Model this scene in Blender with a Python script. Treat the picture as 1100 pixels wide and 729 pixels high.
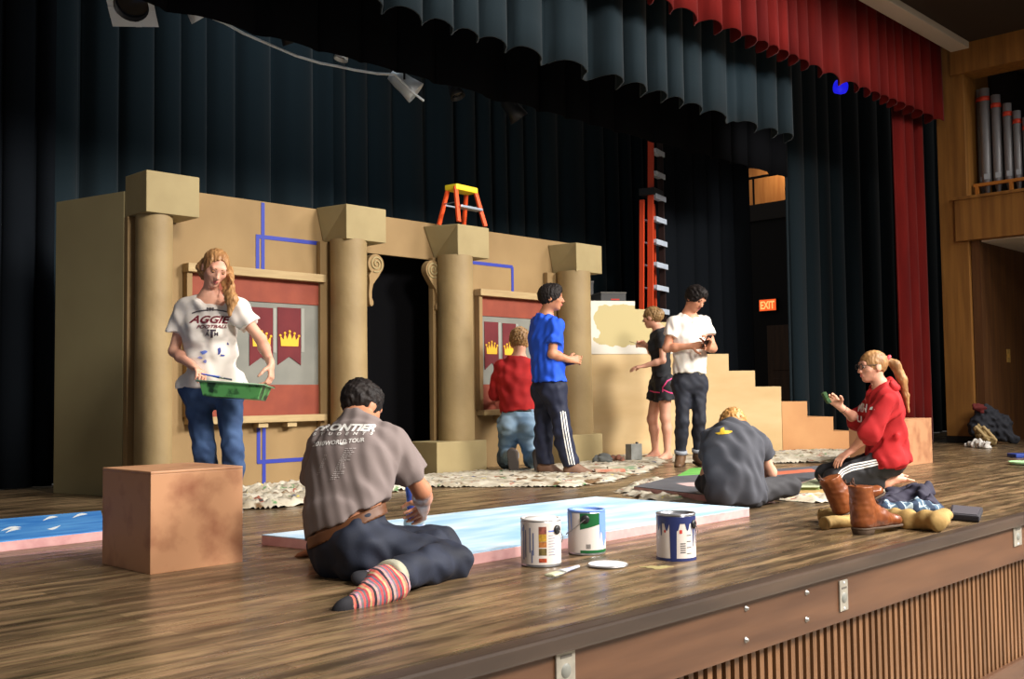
import bpy, bmesh, math, random
import numpy as np
from mathutils import Vector, Matrix
from mathutils.bvhtree import BVHTree

random.seed(7)
for o in list(bpy.data.objects): bpy.data.objects.remove(o)
SC = bpy.context.scene
COL = SC.collection

# ------------------------------------------------------------------ camera
# origin: stage floor z=0, +X along the stage lip, +Y upstage; camera stands in the house at x=y=0
FPX, IW, IH, EYE = 1134.0, 1100, 729, 0.70
_a, _p, _r = math.radians(45.9), math.radians(3.0), math.radians(0.7)
F0 = np.array([math.sin(_a), math.cos(_a), 0.0]); R0 = np.array([math.cos(_a), -math.sin(_a), 0.0]); U0 = np.array([0, 0, 1.0])
CF = F0 * math.cos(_p) + U0 * math.sin(_p)
_u1 = np.cross(R0, CF)
CR = R0 * math.cos(_r) - _u1 * math.sin(_r)
CU = np.cross(CR, CF)
CC = np.array([0, 0, EYE])
cam = bpy.data.cameras.new('camera'); cam.sensor_width = 36.0; cam.lens = FPX / IW * 36.0
cam.clip_start = 0.05; cam.clip_end = 200
camo = bpy.data.objects.new('camera', cam); COL.objects.link(camo)
_m = Matrix(((CR[0], CU[0], -CF[0], 0), (CR[1], CU[1], -CF[1], 0), (CR[2], CU[2], -CF[2], EYE), (0, 0, 0, 1)))
camo.matrix_world = _m
SC.camera = camo

# ------------------------------------------------------------------ world, exposure, lamps
SC.view_settings.view_transform = 'Standard'; SC.view_settings.look = 'None'
SC.view_settings.gamma = 1.0; SC.view_settings.use_curve_mapping = False
SC.view_settings.exposure = 0.0
wd = bpy.data.worlds.new('hall_air'); SC.world = wd; wd.use_nodes = True
wd.node_tree.nodes['Background'].inputs[0].default_value = (1.0, 0.95, 0.9, 1)
wd.node_tree.nodes['Background'].inputs[1].default_value = 0.17

def area_lamp(name, loc, target, power, size, color, spread=180):
    l = bpy.data.lights.new(name, 'AREA'); l.energy = power; l.shape = 'DISK'; l.size = size; l.color = color
    l.spread = math.radians(spread)
    o = bpy.data.objects.new(name, l); COL.objects.link(o); o.location = loc
    o.rotation_euler = (Vector(target) - Vector(loc)).to_track_quat('-Z', 'Y').to_euler()
    return o
def spot_lamp(name, loc, target, power, angle, blend, color, rad=0.15):
    l = bpy.data.lights.new(name, 'SPOT'); l.energy = power; l.spot_size = math.radians(angle); l.spot_blend = blend
    l.color = color; l.shadow_soft_size = rad
    o = bpy.data.objects.new(name, l); COL.objects.link(o); o.location = loc
    o.rotation_euler = (Vector(target) - Vector(loc)).to_track_quat('-Z', 'Y').to_euler()
    return o
WARM = (1.0, 0.92, 0.83); NEUT = (1.0, 0.945, 0.88); COOL = (0.85, 0.95, 1.0)
area_lamp('house_light', (9.5, -4.0, 6.5), (6.5, 3.6, 0.0), 610, 2.6, NEUT, 95)
area_lamp('house_light', (13.0, -1.0, 6.5), (7.0, 4.5, 0.0), 320, 2.4, NEUT, 125)
area_lamp('house_light', (3.0, -5.5, 6.5), (4.5, 3.5, 0.0), 430, 2.6, WARM, 95)
area_lamp('stage_work_light', (4.0, 4.3, 5.8), (4.0, 4.0, 0), 90, 1.5, NEUT, 130)
area_lamp('stage_work_light', (9.0, 4.6, 5.8), (8.5, 4.8, 0), 100, 1.5, NEUT, 130)
spot_lamp('beam_light', (8.5, 0.5, 5.2), (9.6, 6.0, 4.3), 480, 16, 1.0, (0.72, 0.92, 1.0))
spot_lamp('beam_light', (9.0, 0.5, 5.4), (12.3, 5.6, 4.7), 60, 34, 1.0, (1.0, 0.75, 0.6))
area_lamp('added_backdrop_fill', (5.5, 7.35, 5.9), (6.0, 9.1, 2.6), 27, 1.2, COOL, 130)  # unseen fill lamp, added to brighten the upper backdrop folds
spot_lamp('loft_light', (18.6, 10.6, 5.8), (19.4, 10.6, 4.6), 110, 150, 1.0, (1.0, 0.72, 0.42))

# ------------------------------------------------------------------ places: a picture ray met with a real plane or distance
def ray(px, py): return CF + CR * ((px - IW / 2) / FPX) - CU * ((py - IH / 2) / FPX)
def gz(px, py, z=0.0):
    d = ray(px, py); return CC + d * ((z - EYE) / d[2])
def gy(px, py, y):
    d = ray(px, py); return CC + d * (y / d[1])
def gd(px, py, D): return CC + ray(px, py) * D
def cv(r, u, f): return R0 * r + U0 * u + F0 * f          # a direction given as right / up / away
def nrm(v):
    v = np.asarray(v, float); return v / (np.linalg.norm(v) + 1e-12)
# ------------------------------------------------------------------ materials
def lin(c):
    c = c / 255.0
    return c / 12.92 if c <= 0.04045 else ((c + 0.055) / 1.055) ** 2.4
def rgb(t): return (lin(t[0]), lin(t[1]), lin(t[2]), 1.0)
MATS = {}
def M(name, col, rough=0.7, metal=0.0, spec=0.4, col2=None, scale=6.0, detail=4.0, lo=0.35, hi=0.65, bump=0.0, bscale=80.0, stretch=(1, 1, 1), emit=None, sheen=0.0):
    if name in MATS: return MATS[name]
    m = bpy.data.materials.new(name); m.use_nodes = True
    nt = m.node_tree; b = nt.nodes['Principled BSDF']
    b.inputs['Base Color'].default_value = rgb(col); b.inputs['Roughness'].default_value = rough
    b.inputs['Metallic'].default_value = metal; b.inputs['Specular IOR Level'].default_value = spec
    if sheen: b.inputs['Sheen Weight'].default_value = sheen
    if emit:
        b.inputs['Emission Color'].default_value = rgb(col); b.inputs['Emission Strength'].default_value = emit
    if col2 is not None or bump:
        tc = nt.nodes.new('ShaderNodeTexCoord'); mp = nt.nodes.new('ShaderNodeMapping')
        mp.inputs['Scale'].default_value = stretch
        nt.links.new(tc.outputs['Object'], mp.inputs['Vector'])
    if col2 is not None:
        n = nt.nodes.new('ShaderNodeTexNoise'); n.inputs['Scale'].default_value = scale; n.inputs['Detail'].default_value = detail
        r = nt.nodes.new('ShaderNodeValToRGB')
        r.color_ramp.elements[0].position = lo; r.color_ramp.elements[0].color = rgb(col)
        r.color_ramp.elements[1].position = hi; r.color_ramp.elements[1].color = rgb(col2)
        nt.links.new(mp.outputs[0], n.inputs['Vector']); nt.links.new(n.outputs['Fac'], r.inputs[0]); nt.links.new(r.outputs[0], b.inputs['Base Color'])
    if bump:
        n2 = nt.nodes.new('ShaderNodeTexNoise'); n2.inputs['Scale'].default_value = bscale; n2.inputs['Detail'].default_value = 3
        bp = nt.nodes.new('ShaderNodeBump'); bp.inputs['Strength'].default_value = bump; bp.inputs['Distance'].default_value = 0.01
        nt.links.new(mp.outputs[0], n2.inputs['Vector']); nt.links.new(n2.outputs['Fac'], bp.inputs['Height']); nt.links.new(bp.outputs[0], b.inputs['Normal'])
    MATS[name] = m
    return m

# ------------------------------------------------------------------ objects
def tag(o, label=None, cat=None, group=None, kind=None):
    if label: o['label'] = label
    if cat: o['category'] = cat
    if group: o['group'] = group
    if kind: o['kind'] = kind
    return o
def thing(name, label, cat, loc, group=None):
    o = bpy.data.objects.new(name, None); COL.objects.link(o); o.empty_display_size = 0.1
    o.location = [float(x) for x in loc]
    return tag(o, label, cat, group)
def wloc(p):
    v = np.zeros(3)
    while p is not None: v = v + np.array(p.location); p = p.parent
    return v
def link_mesh(name, me, mats, parent):
    for m in (mats if isinstance(mats, (list, tuple)) else [mats]): me.materials.append(m)
    o = bpy.data.objects.new(name, me); COL.objects.link(o)
    if parent is not None: o.parent = parent
    return o
def mesh_np(name, v, quads, mats, parent=None, smooth=True):
    me = bpy.data.meshes.new(name)
    v = np.asarray(v, np.float32) - (wloc(parent).astype(np.float32) if parent is not None else 0)
    n = len(v); q = np.asarray(quads, np.int32)
    me.vertices.add(n); me.vertices.foreach_set('co', v.ravel())
    me.loops.add(q.size); me.loops.foreach_set('vertex_index', q.ravel())
    me.polygons.add(len(q)); me.polygons.foreach_set('loop_start', np.arange(0, q.size, q.shape[1], dtype=np.int32))
    me.polygons.foreach_set('use_smooth', np.full(len(q), smooth, bool))
    me.update(calc_edges=True)
    return link_mesh(name, me, mats, parent)

class MB:
    """collects boxes, bars, lathes and tubes in world coordinates; build() links ONE mesh object"""
    def __init__(s): s.v = []; s.f = []; s.m = []; s.sm = []
    def add(s, vs, fs, mi=0, sm=False):
        k = len(s.v); s.v += [tuple(float(c) for c in p) for p in vs]
        for f in fs: s.f.append([i + k for i in f]); s.m.append(mi); s.sm.append(sm)
        return s
    def boxax(s, c, ax, half, mi=0):
        c = np.asarray(c, float); ax = [np.asarray(a, float) for a in ax]
        vs = [c + ax[0] * half[0] * i + ax[1] * half[1] * j + ax[2] * half[2] * k for i in (-1, 1) for j in (-1, 1) for k in (-1, 1)]
        return s.add(vs, [(0, 1, 3, 2), (4, 6, 7, 5), (0, 4, 5, 1), (2, 3, 7, 6), (0, 2, 6, 4), (1, 5, 7, 3)], mi)
    def box(s, lo, hi, mi=0):
        lo = np.minimum(lo, hi).astype(float) if True else lo; 
        return s.boxax((np.asarray(lo) + np.maximum(lo, hi)) / 2, np.eye(3), (np.maximum(lo, hi) - np.asarray(lo)) / 2, mi)
    def beam(s, a, b, w, t, up=(0, 0, 1), mi=0):
        a = np.asarray(a, float); b = np.asarray(b, float); d = nrm(b - a); u = np.asarray(up, float)
        if abs(d @ u) > 0.95: u = np.array([1.0, 0, 0])
        x = nrm(np.cross(d, u)); y = np.cross(x, d)
        return s.boxax((a + b) / 2, (d, x, y), (np.linalg.norm(b - a) / 2, w / 2, t / 2), mi)
    def tube(s, pts, r, n=10, mi=0, caps=True):
        pts = [np.asarray(p, float) for p in pts]; rs = r if isinstance(r, (list, tuple, np.ndarray)) else [r] * len(pts)
        vs = []; fs = []; u = None
        for i, p in enumerate(pts):
            d = nrm(pts[min(i + 1, len(pts) - 1)] - pts[max(i - 1, 0)])
            if u is None:
                u = np.cross(d, (0, 0, 1.0)); u = u if np.linalg.norm(u) > 1e-3 else np.array([1.0, 0, 0])
            u = nrm(u - d * (u @ d)); w = np.cross(d, u)
            for k in range(n):
                t = 2 * math.pi * k / n; vs.append(p + (u * math.cos(t) + w * math.sin(t)) * rs[i])
        for i in range(len(pts) - 1):
            for k in range(n):
                k2 = (k + 1) % n; fs.append((i * n + k, i * n + k2, (i + 1) * n + k2, (i + 1) * n + k))
        s.add(vs, fs, mi, True)
        if caps:
            s.add(vs[:n], [tuple(range(n))[::-1]], mi); s.add(vs[-n:], [tuple(range(n))], mi)
        return s
    def lathe(s, c, prof, n=32, mi=0, ax=(0, 0, 1), sm=True):
        c = np.asarray(c, float); z = nrm(ax); x = np.cross(z, (0, 1.0, 0)); x = nrm(x) if np.linalg.norm(x) > 1e-3 else np.array([1.0, 0, 0]); y = np.cross(z, x)
        vs = []; fs = []
        for r, h in prof:
            for k in range(n):
                t = 2 * math.pi * k / n; vs.append(c + z * h + (x * math.cos(t) + y * math.sin(t)) * r)
        for i in range(len(prof) - 1):
            for k in range(n):
                k2 = (k + 1) % n; fs.append((i * n + k, i * n + k2, (i + 1) * n + k2, (i + 1) * n + k))
        return s.add(vs, fs, mi, sm)
    def prism(s, poly, o, ux, uy, uz, t, mi=0):
        """polygon (2-D) in the plane o+ux,uy, extruded by t along uz"""
        o, ux, uy, uz = [np.asarray(q, float) for q in (o, ux, uy, uz)]
        n = len(poly); b = [o + ux * p[0] + uy * p[1] for p in poly]; tp = [q + uz * t for q in b]
        return s.add(b + tp, [tuple(range(n))[::-1], tuple(range(n, 2 * n))] + [(i, (i + 1) % n, n + (i + 1) % n, n + i) for i in range(n)], mi)
    def build(s, name, mats, parent=None, bevel=0.0, smooth=None, seg=2):
        me = bpy.data.meshes.new(name); off = wloc(parent) if parent is not None else np.zeros(3)
        me.from_pydata([tuple(np.array(p) - off) for p in s.v], [], s.f)
        me.polygons.foreach_set('material_index', s.m); me.polygons.foreach_set('use_smooth', s.sm if smooth is None else [smooth] * len(s.f))
        bm = bmesh.new(); bm.from_mesh(me)
        if bevel > 0:
            bmesh.ops.remove_doubles(bm, verts=bm.verts, dist=1e-5)
        bmesh.ops.recalc_face_normals(bm, faces=bm.faces)
        if bevel > 0:
            es = [e for e in bm.edges if len(e.link_faces) == 2 and e.calc_face_angle(0) > 0.6]
            bmesh.ops.bevel(bm, geom=es, offset=bevel, segments=seg, affect='EDGES', profile=0.6, clamp_overlap=True)
        bm.to_mesh(me); bm.free(); me.update()
        return link_mesh(name, me, mats, parent)

# ------------------------------------------------------------------ implicit surfaces (bodies, clothes, shoes, heaps of cloth)
class Cone:
    def __init__(s, a, b, ra, rb, k=0.02, n=None, f=1.0, cut=()):
        s.a = np.asarray(a, np.float32); s.b = np.asarray(b, np.float32); s.ra = ra; s.rb = rb; s.k = k
        s.n = None if n is None else nrm(n).astype(np.float32); s.f = f
        s.cut = [(np.asarray(p, np.float32), nrm(q).astype(np.float32)) for p, q in cut]
    def bounds(s):
        R = max(s.ra, s.rb); return np.minimum(s.a, s.b) - R, np.maximum(s.a, s.b) + R
    def d(s, P):
        q = P - s.a; ba = s.b - s.a
        if s.n is not None:
            e = (1 / s.f - 1); q = q + s.n * ((q @ s.n) * e)[..., None]; ba = ba + s.n * ((ba @ s.n) * e)
        L = float(ba @ ba) + 1e-9
        t = np.clip((q @ ba) / L, 0, 1)
        r = q - ba * t[..., None]
        d = np.sqrt((r * r).sum(-1)) - (s.ra + (s.rb - s.ra) * t)
        if s.n is not None: d = d * (0.5 + 0.5 * s.f)
        for p, m in s.cut: d = np.maximum(d, (P - p) @ m)
        return d
class Ell:
    def __init__(s, c, ax, r, k=0.02, cut=()):
        s.c = np.asarray(c, np.float32); s.A = np.array([nrm(a) for a in ax], np.float32); s.r = np.asarray(r, np.float32); s.k = k
        s.cut = [(np.asarray(p, np.float32), nrm(q).astype(np.float32)) for p, q in cut]
    def bounds(s): R = s.r.max(); return s.c - R, s.c + R
    def d(s, P):
        q = (P - s.c) @ s.A.T
        k0 = np.sqrt(((q / s.r) ** 2).sum(-1)); k1 = np.sqrt(((q / (s.r * s.r)) ** 2).sum(-1)) + 1e-6
        d = k0 * (k0 - 1) / k1
        for p, m in s.cut: d = np.maximum(d, (P - p) @ m)
        return d
def smin(a, b, k):
    h = np.clip(0.5 + 0.5 * (b - a) / k, 0, 1)
    return b + (a - b) * h - k * h * (1 - h)
def waves(amp, lo=0.05, hi=0.14, n=6, seed=1, squash=(1, 1, 1)):
    rg = np.random.RandomState(seed); ks = []
    for i in range(n):
        d = nrm(rg.normal(size=3) * np.array(squash)); ks.append((d * 2 * math.pi / rg.uniform(lo, hi), rg.uniform(0, 6.28), nrm(rg.normal(size=3)) * 2 * math.pi / rg.uniform(hi, hi * 2.5)))
    ks = [(a.astype(np.float32), p, q.astype(np.float32)) for a, p, q in ks]
    def f(P):
        v = 0
        for a, p, q in ks: v = v + np.sin(P @ a + p + 1.3 * np.sin(P @ q + p))
        return v * (amp / math.sqrt(n))
    return f
OFF5 = np.stack(np.meshgrid(*[np.arange(5)] * 3, indexing='ij'), -1).reshape(-1, 3)
def mesh_sdf(prims, h=0.006, subs=(), cuts=(), disp=None):
    lo = np.min([p.bounds()[0] for p in prims], 0) - 0.03; hi = np.max([p.bounds()[1] for p in prims], 0) + 0.03
    S = 4; H = h * S; n = np.ceil((hi - lo) / H).astype(int) + 1
    g = np.stack(np.meshgrid(*[np.arange(k) for k in n], indexing='ij'), -1).reshape(-1, 3)
    cen = (lo + (g + 0.5) * H).astype(np.float32); rad = H * 0.87
    D = np.stack([p.d(cen) for p in prims]); dm = D[0].copy()
    for i in range(1, len(prims)): dm = smin(dm, D[i], prims[i].k)
    full = dm
    for sb in subs: full = np.maximum(full, -sb.d(cen))
    for p, m in cuts: full = np.maximum(full, (cen - np.asarray(p, np.float32)) @ nrm(m).astype(np.float32))
    act = np.where(np.abs(full) < rad * 1.6 + 0.012)[0]
    gi = g[act]; D = D[:, act]; dm = D.min(0)
    P = (lo + (gi[:, None, :] * S + OFF5[None]) * h).astype(np.float32)
    V = np.full(P.shape[:2], 1e3, np.float32)
    for i, p in enumerate(prims):
        mk = np.where(D[i] < dm + 2.2 * rad + p.k)[0]
        if len(mk): V[mk] = smin(V[mk], p.d(P[mk]), p.k)
    for sb in subs: V = np.maximum(V, -sb.d(P))
    if disp is not None: V = V + disp(P)
    for p, m in cuts: V = np.maximum(V, (P - np.asarray(p, np.float32)) @ nrm(m).astype(np.float32))
    V = np.where(V == 0, 1e-7, V).reshape(-1, 5, 5, 5)
    c = {(a, b, e): V[:, a:a + 4, b:b + 4, e:e + 4].reshape(-1) for a in (0, 1) for b in (0, 1) for e in (0, 1)}
    ins = sum((x < 0).astype(np.int8) for x in c.values())
    off4 = np.stack(np.meshgrid(*[np.arange(4)] * 3, indexing='ij'), -1).reshape(-1, 3)
    cell = (gi[:, None, :] * S + off4[None]).reshape(-1, 3)
    sel = np.where((ins > 0) & (ins < 8))[0]
    cell = cell[sel]; c = {k: x[sel] for k, x in c.items()}
    acc = np.zeros((len(sel), 3)); cnt = np.zeros(len(sel)); ks = list(c)
    for i in range(8):
        for j in range(i + 1, 8):
            A, B = np.array(ks[i]), np.array(ks[j])
            if np.abs(A - B).sum() != 1: continue
            va, vb = c[ks[i]], c[ks[j]]; x = (va < 0) != (vb < 0)
            t = np.where(x, va / np.where(x, va - vb, 1), 0)
            acc += np.where(x[:, None], A + (B - A) * t[:, None], 0); cnt += x
    vert = lo + (cell + acc / cnt[:, None]) * h
    NY, NZ = int(n[1]) * S + 3, int(n[2]) * S + 3
    key = (cell[:, 0].astype(np.int64) * NY + cell[:, 1]) * NZ + cell[:, 2]
    o = np.argsort(key); skey = key[o]
    def find(dc):
        k = ((cell[:, 0] + dc[0]).astype(np.int64) * NY + cell[:, 1] + dc[1]) * NZ + cell[:, 2] + dc[2]
        i = np.clip(np.searchsorted(skey, k), 0, len(skey) - 1); return np.where(skey[i] == k, o[i], -1)
    Q = []
    for ax in range(3):
        b_, c_ = (ax + 1) % 3, (ax + 2) % 3
        e1 = [0, 0, 0]; e1[ax] = 1
        v0, v1 = c[(0, 0, 0)], c[tuple(e1)]
        x = (v0 < 0) != (v1 < 0)
        db = np.zeros(3, int); db[b_] = -1; dc = np.zeros(3, int); dc[c_] = -1
        q = np.stack([find(db + dc), find(dc), np.arange(len(cell)), find(db)], 1)
        ok = x & (q.min(1) >= 0); q = q[ok]; fl = v0[ok] > 0
        q[fl] = q[fl][:, ::-1]; Q.append(q)
    return vert, np.concatenate(Q)
def sdf_obj(name, prims, mat, parent=None, h=0.006, subs=(), cuts=(), disp=None):
    v, q = mesh_sdf(prims, h, subs, cuts, disp)
    return mesh_np(name, v, q, mat, parent)
def bvh_of(o):
    me = o.data; off = wloc(o.parent) if o.parent else np.zeros(3)
    return BVHTree.FromPolygons([tuple(np.array(v.co) + off) for v in me.vertices], [tuple(p.vertices) for p in me.polygons])
def on_surface(bvh, px, py, lift=0.003):
    d = nrm(ray(px, py)); r = bvh.ray_cast(Vector(CC), Vector(d))
    if r[0] is None: return None
    return np.array(r[0]) + np.array(r[1]) * (lift if r[1].dot(Vector(d)) < 0 else -lift)
def text_mesh(txt, bold=0.0, shear=0.0, spacing=1.0):
    cu = bpy.data.curves.new('t', 'FONT'); cu.body = txt; cu.offset = bold; cu.shear = shear; cu.space_character = spacing; cu.resolution_u = 3
    o = bpy.data.objects.new('t', cu); COL.objects.link(o)
    me = bpy.data.meshes.new_from_object(o.evaluated_get(bpy.context.evaluated_depsgraph_get()))
    bpy.data.objects.remove(o); bpy.data.curves.remove(cu)
    v = np.array([x.co[:2] for x in me.vertices]); f = [tuple(p.vertices) for p in me.polygons]; bpy.data.meshes.remove(me)
    return v, f
def cut_faces(v, f, n=1):
    bm = bmesh.new(); vs = [bm.verts.new((p[0], p[1], 0)) for p in v]
    for q in f:
        try: bm.faces.new([vs[i] for i in q])
        except ValueError: pass
    bmesh.ops.triangulate(bm, faces=bm.faces)
    for _ in range(n): bmesh.ops.subdivide_edges(bm, edges=list(bm.edges), cuts=1, use_grid_fill=True)
    bm.verts.index_update(); out = np.array([x.co[:2] for x in bm.verts]); ff = [tuple(w.index for w in q.verts) for q in bm.faces]; bm.free()
    return out, ff
def print_on(name, bvh, v, f, quad, mat, parent, n=1, lift=0.003):
    """prints a flat drawing (v,f) on a surface: quad = four corners TL TR BR BL where it lies"""
    v, f = cut_faces(v, f, n)
    lo, hi = v.min(0), v.max(0); t = (v - lo) / (hi - lo + 1e-9)
    TL, TR, BR, BL = [np.array(q, float) for q in quad]
    P = [on_surface(bvh, *((TL * (1 - a) + TR * a) * b + (BL * (1 - a) + BR * a) * (1 - b)), lift) for a, b in t]
    mb = MB(); idx = {}; vs = []
    for i, p in enumerate(P):
        if p is not None: idx[i] = len(vs); vs.append(p)
    fs = [tuple(idx[i] for i in q) for q in f if all(i in idx for i in q) and max(np.linalg.norm(P[q[0]] - P[q[1]]), np.linalg.norm(P[q[1]] - P[q[2]])) < 0.08]
    mb.add(vs, fs); return mb.build(name, mat, parent)
def stripe_on(name, bvh, line, w, mat, parent, lift=0.003, step=2.0):
    pts = []
    for a, b in zip(line[:-1], line[1:]):
        a, b = np.array(a, float), np.array(b, float); k = max(1, int(np.linalg.norm(b - a) / step))
        pts += [a + (b - a) * i / k for i in range(k)]
    pts.append(np.array(line[-1], float)); L = []
    for i, p in enumerate(pts):
        d = pts[min(i + 1, len(pts) - 1)] - pts[max(i - 1, 0)]; d = d / (np.linalg.norm(d) + 1e-9); nn = np.array([-d[1], d[0]]) * w / 2
        A, B = on_surface(bvh, *(p + nn), lift), on_surface(bvh, *(p - nn), lift)
        L.append(None if A is None or B is None else (A, B))
    mb = MB()
    for a, b in zip(L[:-1], L[1:]):
        if a is None or b is None or np.linalg.norm(a[0] - b[0]) > 0.08: continue
        mb.add([a[0], a[1], b[1], b[0]], [(0, 1, 2, 3)])
    return mb.build(name, mat, parent) if mb.f else None
# ------------------------------------------------------------------ floor material: narrow oak strips with dark worn finish
def floor_mat():
    m = bpy.data.materials.new('stage_boards'); m.use_nodes = True; nt = m.node_tree; N = nt.nodes; L = nt.links; b = N['Principled BSDF']
    tc = N.new('ShaderNodeTexCoord')
    br = N.new('ShaderNodeTexBrick'); br.inputs['Scale'].default_value = 1.0; br.inputs['Brick Width'].default_value = 1.6; br.inputs['Row Height'].default_value = 0.06
    br.inputs['Mortar Size'].default_value = 0.0016; br.inputs['Color1'].default_value = (0, 0, 0, 1); br.inputs['Color2'].default_value = (1, 1, 1, 1); br.inputs['Mortar'].default_value = (0.0, 0.0, 0.0, 1)
    br.offset = 0.37
    L.new(tc.outputs['Object'], br.inputs['Vector'])
    ramp = N.new('ShaderNodeValToRGB'); e = ramp.color_ramp.elements
    e[0].position = 0.0; e[0].color = rgb((98, 78, 48)); e[1].position = 1.0; e[1].color = rgb((156, 124, 80))
    x = ramp.color_ramp.elements.new(0.5); x.color = rgb((128, 101, 64))
    L.new(br.outputs['Color'], ramp.inputs[0])
    mp = N.new('ShaderNodeMapping'); mp.inputs['Scale'].default_value = (1.6, 11.0, 1); L.new(tc.outputs['Object'], mp.inputs['Vector'])
    n1 = N.new('ShaderNodeTexNoise'); n1.inputs['Scale'].default_value = 1.6; n1.inputs['Detail'].default_value = 6; n1.inputs['Roughness'].default_value = 0.62; L.new(mp.outputs[0], n1.inputs['Vector'])
    r1 = N.new('ShaderNodeValToRGB'); r1.color_ramp.elements[0].position = 0.40; r1.color_ramp.elements[0].color = (0.26, 0.25, 0.26, 1); r1.color_ramp.elements[1].position = 0.60; r1.color_ramp.elements[1].color = (1, 1, 1, 1)
    L.new(n1.outputs['Fac'], r1.inputs[0])
    mx = N.new('ShaderNodeMix'); mx.data_type = 'RGBA'; mx.blend_type = 'MULTIPLY'; mx.inputs[0].default_value = 0.9
    L.new(ramp.outputs[0], mx.inputs[6]); L.new(r1.outputs[0], mx.inputs[7])
    mp2 = N.new('ShaderNodeMapping'); mp2.inputs['Scale'].default_value = (3, 60, 1); L.new(tc.outputs['Object'], mp2.inputs['Vector'])
    n2 = N.new('ShaderNodeTexNoise'); n2.inputs['Scale'].default_value = 2.0; n2.inputs['Detail'].default_value = 4; L.new(mp2.outputs[0], n2.inputs['Vector'])
    mx2 = N.new('ShaderNodeMix'); mx2.data_type = 'RGBA'; mx2.blend_type = 'OVERLAY'; mx2.inputs[0].default_value = 0.28
    L.new(mx.outputs[2], mx2.inputs[6]); L.new(n2.outputs['Color'], mx2.inputs[7])
    hs = N.new('ShaderNodeHueSaturation'); hs.inputs['Saturation'].default_value = 0.86; hs.inputs['Value'].default_value = 1.0; L.new(mx2.outputs[2], hs.inputs['Color'])
    L.new(hs.outputs[0], b.inputs['Base Color'])
    n3 = N.new('ShaderNodeTexNoise'); n3.inputs['Scale'].default_value = 1.3; n3.inputs['Detail'].default_value = 5; L.new(mp.outputs[0], n3.inputs['Vector'])
    mr = N.new('ShaderNodeMapRange'); mr.inputs['From Min'].default_value = 0.3; mr.inputs['From Max'].default_value = 0.7; mr.inputs['To Min'].default_value = 0.20; mr.inputs['To Max'].default_value = 0.42
    L.new(n3.outputs['Fac'], mr.inputs[0]); L.new(mr.outputs[0], b.inputs['Roughness'])
    b.inputs['Specular IOR Level'].default_value = 0.5
    bp = N.new('ShaderNodeBump'); bp.inputs['Strength'].default_value = 0.12; bp.inputs['Distance'].default_value = 0.004
    L.new(n2.outputs['Fac'], bp.inputs['Height']); L.new(bp.outputs[0], b.inputs['Normal'])
    return m
FLOOR = floor_mat()
WOODF = M('fascia_oak', (100, 70, 50), 0.42, col2=(78, 53, 38), scale=2.2, stretch=(0.6, 1, 7), lo=0.3, hi=0.7)
SLAT = M('slat_oak', (126, 90, 60), 0.45, col2=(98, 68, 43), scale=4, stretch=(6, 6, 0.6))
DARKW = M('dark_recess', (26, 15, 9), 0.8)
NOSE = M('nosing', (58, 48, 42), 0.4, col2=(76, 62, 52), scale=3, stretch=(0.5, 3, 3))
TEAL = M('curtain_teal_black', (19, 31, 37), 0.9, spec=0.12, sheen=0.08, bump=0.05, bscale=200)
BLK = M('curtain_black', (28, 40, 46), 0.95, spec=0.1, sheen=0.08)
REDC = M('curtain_red', (102, 19, 15), 0.9, spec=0.1, sheen=0.05, col2=(80, 12, 11), scale=4, stretch=(1, 1, 0.2))
PLASTER = M('plaster', (196, 186, 170), 0.8)
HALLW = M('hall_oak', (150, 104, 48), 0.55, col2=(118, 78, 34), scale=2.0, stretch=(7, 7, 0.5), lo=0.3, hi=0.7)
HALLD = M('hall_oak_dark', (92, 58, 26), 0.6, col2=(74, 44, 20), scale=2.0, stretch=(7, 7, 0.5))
def struct(o): o['kind'] = 'structure'; return o

LIP = 2.10
# stage floor with its dark nosing, oak fascia and slatted riser
fl = MB(); fl.box((-6, LIP + 0.04, -0.12), (24, 17, 0.0)); struct(fl.build('floor', FLOOR))
t = MB(); t.box((-6, LIP - 0.03, -0.055), (16, LIP + 0.04, 0.0)); struct(t.build('trim_1', NOSE, bevel=0.01))
t = MB(); t.box((-6, LIP + 0.0, -0.25), (16, LIP + 0.05, -0.055)); struct(t.build('trim_2', WOODF, bevel=0.003))
w = MB(); w.box((-6, LIP + 0.10, -1.0), (16, LIP + 0.2, -0.12)); struct(w.build('wall_front', DARKW))
t = MB()
for i in range(150):
    x = 0.4 + i * 0.058; t.box((x, LIP + 0.045, -0.80), (x + 0.03, LIP + 0.10, -0.262))
struct(t.build('trim_3', SLAT))
t = MB(); t.box((-6, LIP + 0.02, -0.97), (16, LIP + 0.10, -0.80)); struct(t.build('trim_4', WOODF, bevel=0.004))
t = MB(); t.box((-10, -12, -1.02), (20, LIP + 0.12, -0.97)); struct(t.build('floor_hall', M('hall_floor', (170, 160, 146), 0.35)))

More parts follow.
